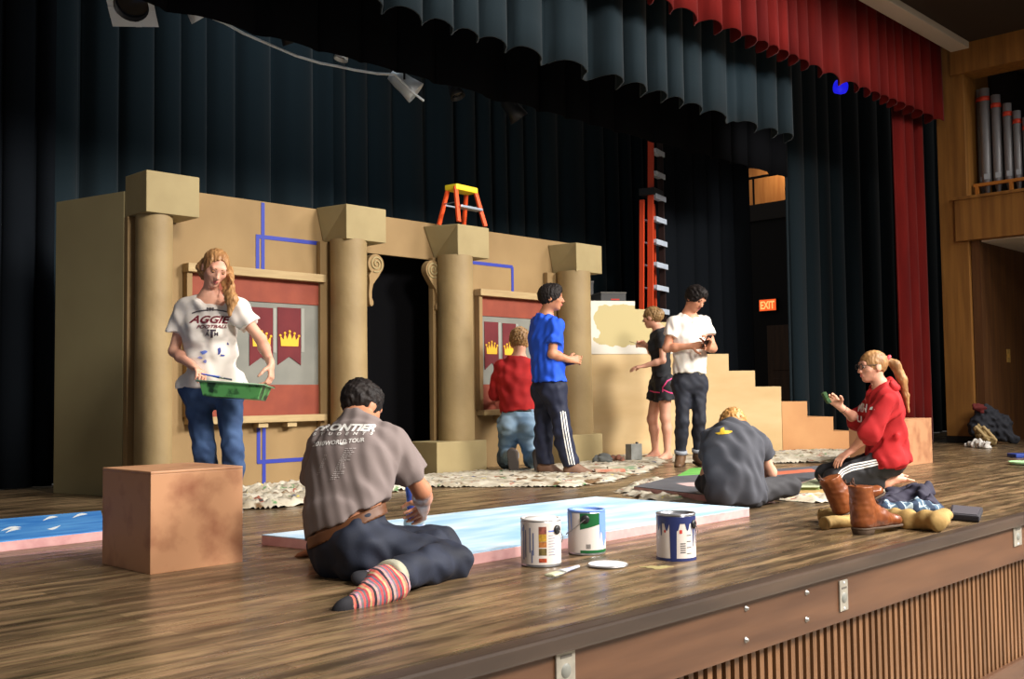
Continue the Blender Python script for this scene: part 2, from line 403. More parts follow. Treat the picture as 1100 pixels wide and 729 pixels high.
def curtain(name, x0, x1, y, z0, z1, period, amp, mat, label, seed=0, flip=False, hem=0.0, group=None, along='x'):
    rg = np.random.RandomState(seed); n = int((x1 - x0) / period * 14) + 2; xs = np.linspace(x0, x1, n); nz = 9
    ph = np.cumsum(1 + 0.35 * np.sin(xs * 2.3 + seed) + 0.25 * rg.normal(size=n)) * (2 * math.pi * (x1 - x0) / period / n)
    am = amp * (0.75 + 0.25 * np.sin(xs * 1.7 + seed)); vs = []; fs = []
    for j in range(nz):
        t = j / (nz - 1); z = z0 + (z1 - z0) * t
        k = 1.0 - 0.25 * t; s = np.sin(ph + 0.25 * math.sin(3 * t + seed)); yy = am * k * np.sign(s) * np.abs(s) ** 0.7; xx = 0.30 * period * k * np.cos(ph) * 0.5
        for i in range(n):
            dz = hem * (0.5 + 0.5 * math.sin(ph[i] + 0.7)) * (1 - t) ** 3
            vs.append((xs[i] + xx[i], y + yy[i], z - dz) if along == 'x' else (y + yy[i], xs[i] + xx[i], z - dz))
    for j in range(nz - 1):
        for i in range(n - 1): fs.append((j * n + i, j * n + i + 1, (j + 1) * n + i + 1, (j + 1) * n + i))
    o = mesh_np(name, np.array(vs), np.array(fs), mat, None); md = o.modifiers.new('thick', 'SOLIDIFY'); md.thickness = 0.012
    return tag(o, label, 'curtain', group)

curtain('stage_curtain', 2.2, 6.6, 9.0, 0.01, 6.2, 0.36, 0.12, BLK, 'black pleated backdrop curtain rising behind the left half of the castle wall', 3)
curtain('stage_curtain', 6.45, 14.0, 9.32, 0.01, 6.2, 0.36, 0.12, BLK, 'black pleated backdrop curtain rising behind the orange step stool', 5)
BLK2 = M('curtain_deep_black', (15, 19, 24), 0.95, spec=0.08)
curtain('stage_curtain', 0.6, 3.58, 8.72, 0.01, 6.2, 0.34, 0.09, BLK2, 'deep black side curtain at the left edge of the picture', 31)
curtain('stage_curtain', 10.85, 13.25, 8.1, 0.01, 6.2, 0.42, 0.08, BLK2, 'black side curtain just right of the tall orange ladder', 11)
curtain('stage_curtain', 12.62, 18.2, 7.1, 0.01, 6.2, 0.46, 0.10, TEAL, 'dark teal side curtain hanging behind the girl in the red hoodie', 8)
curtain('stage_valance', 2.0, 10.75, 5.93, 3.57, 5.6, 0.38, 0.11, TEAL, 'dark teal pleated valance across the top, lit from the front', 14, hem=0.05)
curtain('stage_valance', 0.5, 12.0, 6.75, 3.42, 6.0, 0.50, 0.05, M('border_black', (10, 11, 14), 0.95, spec=0.05), 'flat black border curtain hiding the row of stage lights', 21)
curtain('stage_valance', 5.5, 13.9, 5.55, 4.26, 6.1, 0.28, 0.10, REDC, 'red scalloped grand valance at the top right', 17, hem=0.07)
curtain('stage_curtain', 13.04, 13.82, 5.76, 0.01, 4.5, 0.26, 0.06, REDC, 'red side curtain hanging to the floor beside the wood pier', 4)

# proscenium header, pier and the house side wall with the organ loft
HX = 14.02
p = MB(); p.box((3.0, 5.14, 5.16), (HX + 0.2, 5.38, 6.6)); struct(p.build('trim_5', PLASTER, bevel=0.01))
p = MB(); p.box((HX, 5.25, 0.09), (HX + 0.9, 5.62, 6.6)); struct(p.build('wall_pier', HALLW, bevel=0.008))
p = MB(); p.box((HX + 0.01, 5.23, 0.0), (HX + 0.9, 5.63, 0.09)); struct(p.build('baseboard_right', M('black_base', (18, 14, 12), 0.6)))
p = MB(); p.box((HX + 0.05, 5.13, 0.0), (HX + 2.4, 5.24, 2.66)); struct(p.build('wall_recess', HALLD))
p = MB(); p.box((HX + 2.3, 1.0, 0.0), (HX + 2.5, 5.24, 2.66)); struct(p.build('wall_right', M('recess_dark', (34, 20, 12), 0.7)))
p = MB(); p.box((HX - 0.05, 0.5, 2.64), (HX + 0.12, 5.40, 3.18)); p.box((HX - 0.07, 0.5, 3.18), (HX + 0.35, 5.42, 3.22)); struct(p.build('trim_6', HALLW, bevel=0.006))
p = MB(); p.box((HX + 0.12, 0.5, 2.62), (HX + 2.4, 5.13, 2.70)); struct(p.build('ceiling_recess', PLASTER))
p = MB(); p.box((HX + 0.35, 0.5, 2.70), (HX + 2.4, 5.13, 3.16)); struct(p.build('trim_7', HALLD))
p = MB(); p.box((HX - 0.05, 0.5, 4.85), (HX + 0.35, 5.4, 5.42)); struct(p.build('trim_8', HALLW, bevel=0.006))
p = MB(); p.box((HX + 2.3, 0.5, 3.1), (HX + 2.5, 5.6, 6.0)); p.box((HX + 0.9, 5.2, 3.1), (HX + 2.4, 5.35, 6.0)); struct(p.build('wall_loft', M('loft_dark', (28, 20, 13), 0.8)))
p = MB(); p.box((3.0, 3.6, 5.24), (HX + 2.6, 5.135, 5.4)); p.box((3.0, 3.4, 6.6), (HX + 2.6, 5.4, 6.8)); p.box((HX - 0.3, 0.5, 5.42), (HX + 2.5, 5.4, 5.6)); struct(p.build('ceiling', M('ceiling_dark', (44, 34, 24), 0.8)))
# far wing wall with the lit gallery
WX = 17.8
p = MB(); p.box((WX, 8.0, 0.0), (WX + 0.15, 14, 4.15)); struct(p.build('wall_wing', M('wing_dark', (22, 20, 20), 0.8)))
p = MB(); p.box((WX - 0.05, 9.0, 3.98), (WX + 0.3, 12.4, 4.30)); struct(p.build('trim_9', M('wing_beam', (46, 40, 36), 0.7)))
p = MB(); p.box((WX + 1.6, 8.5, 3.0), (WX + 1.75, 14, 6.6)); struct(p.build('wall_gallery', M('gallery_oak', (196, 140, 84), 0.7, col2=(176, 118, 66), scale=2, stretch=(5, 5, 0.6))))
p = MB(); p.box((WX - 0.05, 9.0, 5.10), (WX + 0.2, 12.4, 5.32)); struct(p.build('trim_10', M('wing_beam', (46, 40, 36))))
d = MB()
d.box((WX - 0.06, 9.6, 0.0), (WX - 0.005, 10.45, 1.95)); d.box((WX - 0.075, 9.72, 1.1), (WX - 0.06, 10.33, 1.8)); d.box((WX - 0.075, 9.72, 0.2), (WX - 0.06, 10.33, 0.95))
struct(d.build('door_1', M('door_brown', (86, 56, 30), 0.5, col2=(70, 44, 22), scale=3, stretch=(5, 5, 0.6)), bevel=0.006))
p = MB(); p.tube([(WX - 0.0, 9.0, 4.83), (WX - 0.0, 12.4, 4.83)], 0.025)
for k in range(3): p.tube([(WX - 0.0, 9.2 + k * 1.5, 4.29), (WX - 0.0, 9.2 + k * 1.5, 4.84)], 0.02)
tag(p.build('gallery_railing', M('rail_dark', (40, 36, 34), 0.5, metal=0.5)), 'thin dark railing of the lit gallery above the exit sign', 'railing')
# ------------------------------------------------------------------ castle set: plywood wall, columns, capitals, banner windows
WY = 7.35
PLY = M('set_ply', (154, 127, 86), 0.75, col2=(130, 105, 68), scale=1.6, detail=6, stretch=(1, 1, 0.7), lo=0.3, hi=0.7)
PAPER = M('kraft_paper', (156, 134, 94), 0.6, col2=(140, 119, 82), scale=2.5, bump=0.5, bscale=9)
CARD = M('cardboard', (158, 142, 102), 0.75, col2=(146, 130, 92), scale=3)
PINE = M('pine_rail', (176, 153, 110), 0.65, col2=(158, 134, 94), scale=3, stretch=(1, 8, 8))
RETN = M('return_ply', (146, 135, 98), 0.8, col2=(134, 122, 88), scale=1.4, lo=0.3, hi=0.7)
BLUET = M('painters_tape', (38, 52, 150), 0.6)
TOPZ = 2.29
wall = thing('castle_set_wall', 'long plywood castle wall with a dark doorway, standing across the stage', 'set wall', (5.9, WY, 0))
T = 0.03
def panel(name, lo, hi, mat=PLY): m = MB(); m.box(lo, hi); return m.build(name, mat, wall, bevel=0.003)
panel('wall_panel', (3.56, WY, 0.0), (5.62, WY + T, TOPZ))
panel('wall_panel', (6.56, WY, 0.0), (8.5, WY + T, TOPZ + 0.02))
panel('lintel_panel', (5.62, WY, 1.965), (6.56, WY + T, TOPZ + 0.02))
m = MB(); m.boxax(((3.54 + 3.36) / 2, (WY + 8.1) / 2, 1.11), (nrm((-0.18, 0.75, 0)), nrm((0.75, 0.18, 0)), (0, 0, 1)), (0.386, 0.015, 1.11)); m.build('return_panel', RETN, wall, bevel=0.003)
for x0, x1 in ((5.59, 5.64), (6.54, 6.59)):
    m = MB(); m.box((x0, WY + 0.031, 0), (x1, WY + 0.07, 1.965)); m.build('door_jamb', PLY, wall, bevel=0.003)
m = MB(); m.box((3.6, WY + 0.035, TOPZ - 0.12), (5.55, WY + 0.10, TOPZ - 0.03)); m.box((6.6, WY + 0.035, TOPZ - 0.12), (8.4, WY + 0.10, TOPZ - 0.03)); m.build('batten', PINE, wall)
m = MB(); m.box((5.50, WY + 0.34, 0.0), (7.4, WY + 0.36, 2.1)); m.build('doorway_shade_sheet', M('doorway_shade_black', (10, 10, 12), .95, spec=.05), wall)  # black sheet added to stand in for the shade inside the doorway

def column(xc, r, x0, x1, ztop, zbot, taper, pil, label, base=True):
    root = thing('column', label, 'column', (xc, WY - 0.15, 0), 'columns of the castle wall')
    m = MB(); n = 40; hb = 0.29 if base else 0.0
    prof = [(r * 1.02, hb), (r * 1.0, 0.8), (r * 0.985, 1.3), (r * 1.0, zbot + 0.01)]
    m.lathe((xc, WY - 0.185, 0), prof, n); m.build('shaft', PAPER, root)
    m = MB(); m.box((pil[0], WY - 0.06, 0), (pil[1], WY - 0.005, zbot)); m.build('pilaster_strip', PLY, root, bevel=0.004)
    if base:
        m = MB(); m.box((xc - 0.41, WY - 0.37, 0), (xc + 0.205, WY - 0.01, hb)); m.build('base', CARD, root, bevel=0.008)
    # capital: a cardboard block whose left side slopes in towards the bottom
    m = MB(); yf, yb = WY - 0.33, WY - 0.005
    def ring(z, t): return [(x0, yf, z), (x1, yf, z), (x1 + 0.00, yb, z), (x0 - t, yb, z)]
    vs = ring(zbot, 0.0) + ring(ztop, taper)
    m.add(vs, [(3, 2, 1, 0), (4, 5, 6, 7), (0, 1, 5, 4), (1, 2, 6, 5), (2, 3, 7, 6), (3, 0, 4, 7)]); m.build('capital', CARD, root, bevel=0.006)
    return root
column(3.67, 0.13, 3.535, 3.95, 2.33, 2.03, 0.0, (3.53, 3.64), 'leftmost castle column, at the corner with the side panel', False)
column(5.42, 0.155, 5.29, 5.71, 2.30, 2.01, 0.07, (5.22, 5.40), 'castle column at the left of the dark doorway', False)
column(6.645, 0.165, 6.55, 6.95, 2.27, 1.98, 0.13, (6.48, 6.62), 'castle column right of the doorway, step stool on its capital')
column(8.33, 0.175, 8.21, 8.62, 2.255, 1.96, 0.07, (8.06, 8.25), 'rightmost castle column, behind the person in the blue shirt')

def scroll(xc, zc, s, label):
    root = thing('scroll_bracket', label, 'bracket', (xc, WY - 0.05, zc - 0.4), 'scroll brackets of the doorway')
    # outline: volute circle with an S-shaped tail running down
    out = []
    for k in range(26):
        t = math.pi * (-0.28 + 1.58 * k / 25); out.append((math.cos(t) * 0.088, math.sin(t) * 0.088))
    tail_o = [(-0.078, -0.10), (-0.070, -0.16), (-0.078, -0.22), (-0.080, -0.29), (-0.070, -0.36), (-0.05, -0.375), (-0.030, -0.36), (-0.030, -0.33), (-0.045, -0.30), (-0.045, -0.24), (-0.03, -0.18), (0.02, -0.12), (0.055, -0.075)]
    poly = [(p[0] * s, p[1]) for p in out + tail_o]
    if s < 0: poly = poly[::-1]
    m = MB(); m.prism(poly, (xc, WY - 0.02, zc), (1, 0, 0), (0, 0, 1), (0, -1, 0), 0.07); m.build('bracket_body', PLY, root, bevel=0.004)
    m = MB(); pts = []
    for k in range(46):
        t = k / 45; a = -2.0 + t * 4.3 * math.pi; rr = 0.075 * (1 - t) + 0.008 * t; pts.append((xc + s * math.cos(a) * rr, WY - 0.093, zc + math.sin(a) * rr))
    m.tube(pts, 0.0075, 8); m.build('spiral', CARD, root)
scroll(5.79, 1.86, 1, 'carved scroll bracket at the top left corner of the doorway')
scroll(6.46, 1.86, -1, 'carved scroll bracket at the top right corner of the doorway')

REDP = M('brick_red_paint', (138, 66, 46), 0.75, col2=(124, 56, 40), scale=5)
GREYP = M('grey_paint', (126, 126, 118), 0.75, col2=(116, 117, 110), scale=4)
LGREY = M('light_grey_paint', (146, 146, 138), 0.75)
MAROON = M('maroon_cloth', (104, 34, 38), 0.8, col2=(94, 28, 34), scale=6)
GOLD = M('crown_gold', (222, 172, 40), 0.6)
def banner_window(xl, xr, banners, label, zt=1.66, zb=0.56, corb=()):
    root = thing('banner_window', label, 'window panel', ((xl + xr) / 2, WY - 0.03, zb), 'banner windows of the castle wall')
    m = MB(); m.box((xl, WY - 0.025, zb), (xr, WY - 0.004, zt)); m.build('painted_panel', GREYP, root)
    m = MB(); m.box((xl, WY - 0.034, zt - 0.19), (xr, WY - 0.024, zt - 0.0)); m.build('upper_band', REDP, root)
    m = MB(); m.box((xl, WY - 0.034, zb), (xr, WY - 0.024, zb + 0.245)); m.build('lower_band', REDP, root)
    m = MB(); m.box((xl - 0.05, WY - 0.10, zt), (xr + 0.02, WY - 0.004, zt + 0.065)); m.build('top_rail', PINE, root, bevel=0.004)
    m = MB(); m.box((xl - 0.03, WY - 0.11, zb - 0.055), (xr + 0.02, WY - 0.004, zb)); m.build('bottom_rail', PINE, root, bevel=0.004)
    m = MB(); m.box((xl - 0.045, WY - 0.07, zb), (xl, WY - 0.004, zt)); m.build('side_rail', PLY, root, bevel=0.004)
    for x in corb:
        m = MB(); m.box((x - 0.045, WY - 0.09, zb - 0.095), (x + 0.045, WY - 0.004, zb - 0.055)); m.build('support_block', PINE, root, bevel=0.003)
    for x0, x1, zt2 in banners:
        w = x1 - x0; poly = [(0, 0), (w, 0), (w, -0.47), (w / 2, -0.40), (0, -0.47)]
        m = MB(); m.prism(poly[::-1], (x0, WY - 0.026, zt2), (1, 0, 0), (0, 0, 1), (0, -1, 0), 0.006); b = m.build('banner', MAROON, root)
        cw = w * 0.74; cx = x0 + w / 2 - cw / 2; cz = zt2 - 0.315
        pts = [(0, 0), (cw, 0), (cw * 1.04, 0.085), (cw * 0.86, 0.05), (cw * 0.78, 0.105), (cw * 0.64, 0.055), (cw * 0.5, 0.12), (cw * 0.36, 0.055), (cw * 0.22, 0.105), (cw * 0.14, 0.05), (-cw * 0.04, 0.085)]
        m = MB(); m.prism(pts[::-1], (cx, WY - 0.032, cz), (1, 0, 0), (0, 0, 1), (0, -1, 0), 0.004)
        for i in (2, 4, 6, 8, 10): m.lathe((cx + pts[i][0], WY - 0.034, cz + pts[i][1]), [(0.0, -0.003), (0.011, -0.003), (0.011, 0.003), (0, 0.003)], 10, ax=(0, 1, 0))
        m.build('crown', GOLD, b)
        if x1 < xr - 0.12:
            m = MB(); m.box((x1 + 0.004, WY - 0.03, zt2 - 0.36), (x1 + 0.035, WY - 0.024, zt2 + 0.0)); m.build('light_stripe', LGREY, root)
banner_window(4.04, 5.23, [(4.56, 4.775, 1.425), (4.82, 5.045, 1.435)], 'banner window with two crowns, left of the doorway behind the girl in the white shirt', corb=(4.65, 4.92))
banner_window(7.11, 8.02, [(7.17, 7.36, 1.415), (7.42, 7.61, 1.41)], 'banner window with crowns, right of the doorway behind the kneeling red sweater', corb=(7.35,))

def tape(label, segs):
    m = MB()
    for k, ((x0, z0), (x1, z1)) in enumerate(segs):
        e = .0004 * k
        if abs(x0 - x1) > abs(z0 - z1): m.box((min(x0, x1), WY - 0.0035 - e, (z0 + z1) / 2 - 0.016), (max(x0, x1), WY - 0.0005, (z0 + z1) / 2 + 0.016))
        else: m.box(((x0 + x1) / 2 - 0.016, WY - 0.0035 - e, min(z0, z1)), ((x0 + x1) / 2 + 0.016, WY - 0.0005, max(z0, z1)))
    tag(m.build('masking_tape', BLUET), label, 'tape', 'blue tape outlines on the castle wall')
tape('blue tape outline on the wall above the left banner window', [((4.70, 2.28), (4.70, 1.73)), ((4.65, 2.0), (4.65, 1.73)), ((4.635, 2.0), (5.245, 2.0)), ((5.245, 2.0), (5.245, 1.73)), ((5.262, 1.66), (5.262, 0.52))])
tape('blue tape outline on the wall below the left banner window', [((4.66, 0.50), (4.66, 0.18)), ((4.71, 0.50), (4.71, 0.0)), ((4.65, 0.19), (5.15, 0.19))])
tape('blue tape outline on the wall around the right banner window', [((7.0, 1.99), (7.0, 0.30)), ((6.99, 1.985), (7.605, 1.985)), ((7.60, 1.985), (7.60, 1.73))])

# ------------------------------------------------------------------ stepped plywood unit
PLYL = M('pale_ply', (214, 186, 138), 0.6, col2=(196, 164, 114), scale=1.3, detail=5, stretch=(0.8, 0.8, 2.6), lo=0.35, hi=0.7)
TANP = M('tan_ply', (204, 152, 102), 0.7, col2=(192, 138, 90), scale=2)
A = gz(632, 491); Bp = gz(895, 484); sd = nrm((Bp - A) * np.array([1, 1, 0])); sb = np.array([-sd[1], sd[0], 0.0])      # along the face / away behind it
if sb[1] < 0: sb = -sb
def along(px, y=450):                                      # distance along the stair face of a picture column
    d = ray(px, y); k = np.linalg.solve(np.array([[sd[0], -d[0]], [sd[1], -d[1]]]), (CC - A)[:2]); return float(k[0]), float(EYE + d[2] * k[1])
def steps(name, label, xs, mat, depth, s0, s1):
    root = thing(name, label, 'steps', A + sd * (s0 + s1) / 2, None)
    pts = [(s0, 0.0)] ; 
    for a, b, z in xs: pts += [(a, z), (b, z)]
    pts.append((s1, 0.0))
    m = MB(); m.prism(pts, A, sd, (0, 0, 1), sb, 0.018); m.build('face_panel', mat, root, bevel=0.002)
    m = MB(); m.prism(pts, A + sb * (depth - 0.018), sd, (0, 0, 1), sb, 0.018); m.build('rear_panel', mat, root, bevel=0.002)
    for a, b, z in xs:
        m = MB(); o = A + sd * (a + b) / 2 + sb * depth / 2 + np.array([0, 0, z - 0.011]); m.boxax(o, (sd, sb, (0, 0, 1)), ((b - a) / 2, depth / 2 - 0.018, 0.0095)); m.build('tread', mat, root)
        m = MB(); o = A + sd * (b - 0.010) + sb * depth / 2 + np.array([0, 0, z / 2]); m.boxax(o, (sd, sb, (0, 0, 1)), (0.0095, depth / 2 - 0.019, z / 2 - 0.02)); m.build('riser', mat, root)
    return root
S = lambda px, py: along(px, py)
sx = [S(631, 400)[0], S(727, 400)[0], S(755, 400)[0], S(783, 400)[0], S(811, 400)[0], S(839, 415)[0], S(867, 431)[0], S(895, 447)[0], S(921, 463)[0]]
z4, z3, z2 = S(690, 378)[1], S(797, 398)[1], S(825, 415)[1]
zz = [S(852, 431)[1], S(881, 447.5)[1], S(905, 463)[1]]
steps('stair_unit', 'tall pale plywood stair unit with a stepped top, behind the girl in black', [(sx[0], sx[3], S(770, 380)[1]), (sx[3], sx[4], z3), (sx[4], sx[5], z2)], PLYL, 0.9, sx[0], sx[5])
steps('stair_unit', 'lower tan stair unit with three steps, continuing right of the pale one', [(sx[5] + 0.004, sx[6], zz[0]), (sx[6], sx[7], zz[1]), (sx[7], sx[8], zz[2])], TANP, 0.9, sx[5] + 0.004, sx[8])
# white panel board standing on the pale unit, part painted tan
zl = S(690, 380)[1]; zh = S(650, 323)[1]; zs2 = S(690, 332)[1]
xa, xm, xe = sx[0], S(682, 323)[0], S(726, 350)[0]
def painted_mat():
    m = M('white_board', (214, 208, 196), 0.6); nt = m.node_tree; b = nt.nodes['Principled BSDF']
    tc = nt.nodes.new('ShaderNodeTexCoord'); n = nt.nodes.new('ShaderNodeTexNoise'); n.inputs['Scale'].default_value = 5; n.inputs['Detail'].default_value = 4
    s = nt.nodes.new('ShaderNodeSeparateXYZ'); nt.links.new(tc.outputs['Object'], n.inputs['Vector']); nt.links.new(tc.outputs['Object'], s.inputs[0])
    def rng(sock, c, hw):                                   # 1 inside |v-c|<hw
        a = nt.nodes.new('ShaderNodeMath'); a.operation = 'SUBTRACT'; nt.links.new(sock, a.inputs[0]); a.inputs[1].default_value = c
        d = nt.nodes.new('ShaderNodeMath'); d.operation = 'ABSOLUTE'; nt.links.new(a.outputs[0], d.inputs[0])
        e = nt.nodes.new('ShaderNodeMath'); e.operation = 'MULTIPLY_ADD'; nt.links.new(n.outputs['Fac'], e.inputs[0]); e.inputs[1].default_value = 0.22; nt.links.new(d.outputs[0], e.inputs[2])
        f = nt.nodes.new('ShaderNodeMath'); f.operation = 'LESS_THAN'; nt.links.new(e.outputs[0], f.inputs[0]); f.inputs[1].default_value = hw + 0.11; return f
    a, c = rng(s.outputs['X'], 0.02, 0.36), rng(s.outputs['Z'], 0.32, 0.22)
    mu = nt.nodes.new('ShaderNodeMath'); mu.operation = 'MULTIPLY'; nt.links.new(a.outputs[0], mu.inputs[0]); nt.links.new(c.outputs[0], mu.inputs[1])
    mx = nt.nodes.new('ShaderNodeMix'); mx.data_type = 'RGBA'; mx.inputs[6].default_value = rgb((222, 216, 204)); mx.inputs[7].default_value = rgb((196, 180, 128))
    nt.links.new(mu.outputs[0], mx.inputs[0]); nt.links.new(mx.outputs[2], b.inputs['Base Color']); return m
o0 = A + sd * (xa + xe) / 2 + np.array([0, 0, zl])
bd = thing('painted_board', 'white board half painted tan, standing on top of the pale stair unit', 'board', o0)
pts = [(xa, zl), (xe, zl), (xe, S(720, 346)[1]), (S(699, 346)[0], S(720, 346)[1]), (S(699, 332)[0], zs2), (xm + 0.0, zs2), (xm, zh), (xa, zh)]
m = MB(); m.prism(pts, A, sd, (0, 0, 1), sb, 0.5); m.build('board_panel', painted_mat(), bd, bevel=0.003)
# two dark boxes on top of it
def dark_box(px0, px1, ptop, z0, label, back=0.08, dp=0.4, red=False):
    a, b = S(px0, ptop)[0], S(px1, ptop)[0]; zt = S((px0 + px1) / 2, ptop)[1]
    root = thing('storage_box', label, 'box', A + sd * (a + b) / 2 + sb * (back + dp / 2) + np.array([0, 0, z0]), 'boxes on the stair unit')
    m = MB(); m.boxax(A + sd * (a + b) / 2 + sb * (back + dp / 2) + np.array([0, 0, (z0 + zt) / 2]), (sd, sb, (0, 0, 1)), ((b - a) / 2, dp / 2, (zt - z0) / 2)); m.build('box_body', M('charcoal_card', (66, 66, 66), 0.7), root, bevel=0.005)
    m = MB(); m.boxax(A + sd * (a + b) / 2 + sb * (back + dp / 2) + np.array([0, 0, zt + 0.008]), (sd, sb, (0, 0, 1)), ((b - a) / 2 + 0.005, dp / 2 + 0.005, 0.008)); m.build('lid', M('charcoal_lid', (92, 90, 86), 0.7), root, bevel=0.003)
    if red:
        m = MB(); m.boxax(A + sd * (b - 0.13) + sb * (back - 0.002) + np.array([0, 0, z0 + 0.02]), (sd, sb, (0, 0, 1)), (0.05, 0.002, 0.008)); m.build('red_label', M('label_red', (176, 50, 40)), root)
dark_box(647, 674, 314.5, zh + 0.001, 'low dark grey box with a red mark, on the painted board', back=0.05, red=True)
dark_box(631, 652, 298, zh + 0.001, 'taller dark box beside the low one, next to the rightmost column', back=0.5, dp=0.35)

# ------------------------------------------------------------------ ladders
ORN = M('fibreglass_orange', (232, 84, 34), 0.45); YEL = M('yellow_cap', (240, 210, 40), 0.5); ALU = M('aluminium', (176, 186, 200), 0.35, metal=0.8); ORD = M('fibreglass_orange_old', (206, 66, 28), 0.5)
def step_stool():
    z0 = 2.287; root = thing('step_stool', 'small orange step stool with a yellow top, standing on a column capital', 'step stool', (6.75, 7.2, z0))
    c = np.array([6.76, 7.19, 0]); x = nrm((1, 0.1, 0)); y = np.array([-x[1], x[0], 0]); zt = z0 + 0.35
    P = lambda a, b, z: c + x * a + y * b + np.array([0, 0, z])
    m = MB(); m.boxax(P(0, 0.0, zt - 0.0), (x, y, (0, 0, 1)), (0.155, 0.075, 0.028)); m.build('top_cap', YEL, root, bevel=0.012)
    for s in (-1, 1):
        m = MB(); m.beam(P(s * 0.14, -0.05, zt), P(s * 0.19, -0.13, z0 + 0.008), 0.045, 0.022, up=y); m.build('leg', ORN, root, bevel=0.003)
        m = MB(); m.beam(P(s * 0.13, 0.05, zt), P(s * 0.175, 0.13, z0 + 0.008), 0.04, 0.022, up=y); m.build('leg', ORN, root, bevel=0.003)
    m = MB(); m.boxax(P(0, -0.095, z0 + 0.16), (x, y, (0, 0, 1)), (0.155, 0.04, 0.012)); m.build('step', ALU, root, bevel=0.003)
    m = MB(); m.beam(P(-0.145, 0.085, z0 + 0.19), P(0.145, 0.085, z0 + 0.19), 0.02, 0.012); m.build('rear_brace', ALU, root)
    for s in (-1, 1):
        m = MB(); m.beam(P(s * 0.165, -0.085, z0 + 0.2), P(s * 0.155, 0.09, z0 + 0.2), 0.016, 0.006); m.build('spreader', ALU, root)
step_stool()
def tall_ladder():
    # a closed double-sided stepladder leaning against the black curtain, seen almost edge-on
    zt = 3.88; c = np.array([10.72, 7.82, 0]); x = nrm((0.95, 0.25, 0)); y = np.array([-x[1], x[0], 0])
    root = thing('tall_stepladder', 'tall orange stepladder with silver treads, against the black curtain', 'ladder', c)
    P = lambda a, b, z: c + x * a + y * b + np.array([0, 0, z])
    wd = lambda z: 0.15 + 0.12 * (zt - z) / zt
    for s in (-1, 1):
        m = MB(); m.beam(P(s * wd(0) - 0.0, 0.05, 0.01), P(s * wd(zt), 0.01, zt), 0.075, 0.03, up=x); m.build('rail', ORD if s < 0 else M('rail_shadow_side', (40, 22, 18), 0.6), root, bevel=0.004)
    for s in (-1, 1):
        m = MB(); m.beam(P(s * (wd(0) - 0.01) - 0.03, 0.16, 0.01), P(s * wd(3.0) - 0.03, 0.12, 3.1), 0.06, 0.03, up=x); m.build('rear_rail', ORD, root, bevel=0.004)
    for k in range(13):
        z = 0.30 + k * 0.285
        m = MB(); m.boxax(P(0.0, 0.0, z), (x, y, (0, 0, 1)), (wd(z) - 0.01, 0.05, 0.022)); m.boxax(P(0.0, -0.05, z - 0.01), (x, y, (0, 0, 1)), (wd(z) - 0.01, 0.006, 0.032)); m.build('tread', M('tread_grey', (186, 198, 214), .45), root, bevel=0.002)
    for k in range(10):
        z = 0.30 + k * 0.285; m = MB(); m.tube([P(-wd(z), 0.14, z), P(wd(z) - 0.03, 0.14, z)], 0.014); m.build('rear_rung', ALU, root)
    m = MB(); m.boxax(P(-0.05, 0.06, 3.2), (x, y, (0, 0, 1)), (0.16, 0.1, 0.045)); m.build('bracket', M('black_plastic', (28, 28, 30), 0.5), root, bevel=0.005)
tall_ladder()
# exit sign on the wing wall
ex = gd(824.5, 327.5, 1); dd = ray(824.5, 327.5); k = (WX - 0.06) / dd[0]; ec = CC + dd * k
root = thing('exit_sign', 'small glowing orange-red exit sign on the dark wing wall', 'exit sign', (WX - 0.06, ec[1], ec[2]))
m = MB(); m.box((WX - 0.055, ec[1] - 0.19, ec[2] - 0.12), (WX, ec[1] + 0.19, ec[2] + 0.12)); m.build('housing', M('sign_housing', (60, 40, 30), 0.5), root, bevel=0.006)
m = MB(); m.box((WX - 0.062, ec[1] - 0.175, ec[2] - 0.105), (WX - 0.054, ec[1] + 0.175, ec[2] + 0.105)); m.build('sign_face', M('sign_glow', (255, 96, 40), 0.5, emit=1.0), root)
v, f = text_mesh('EXIT', 0.03); v = (v - v.min(0)) / (v.max(0) - v.min(0)); v, f = cut_faces(v, f, 0)
m = MB(); m.add([(WX - 0.066, ec[1] + 0.15 - 0.30 * a, ec[2] - 0.075 + 0.15 * b) for a, b in v], f); m.build('lettering', M('sign_letter', (255, 190, 110), 0.5, emit=1.1), root)

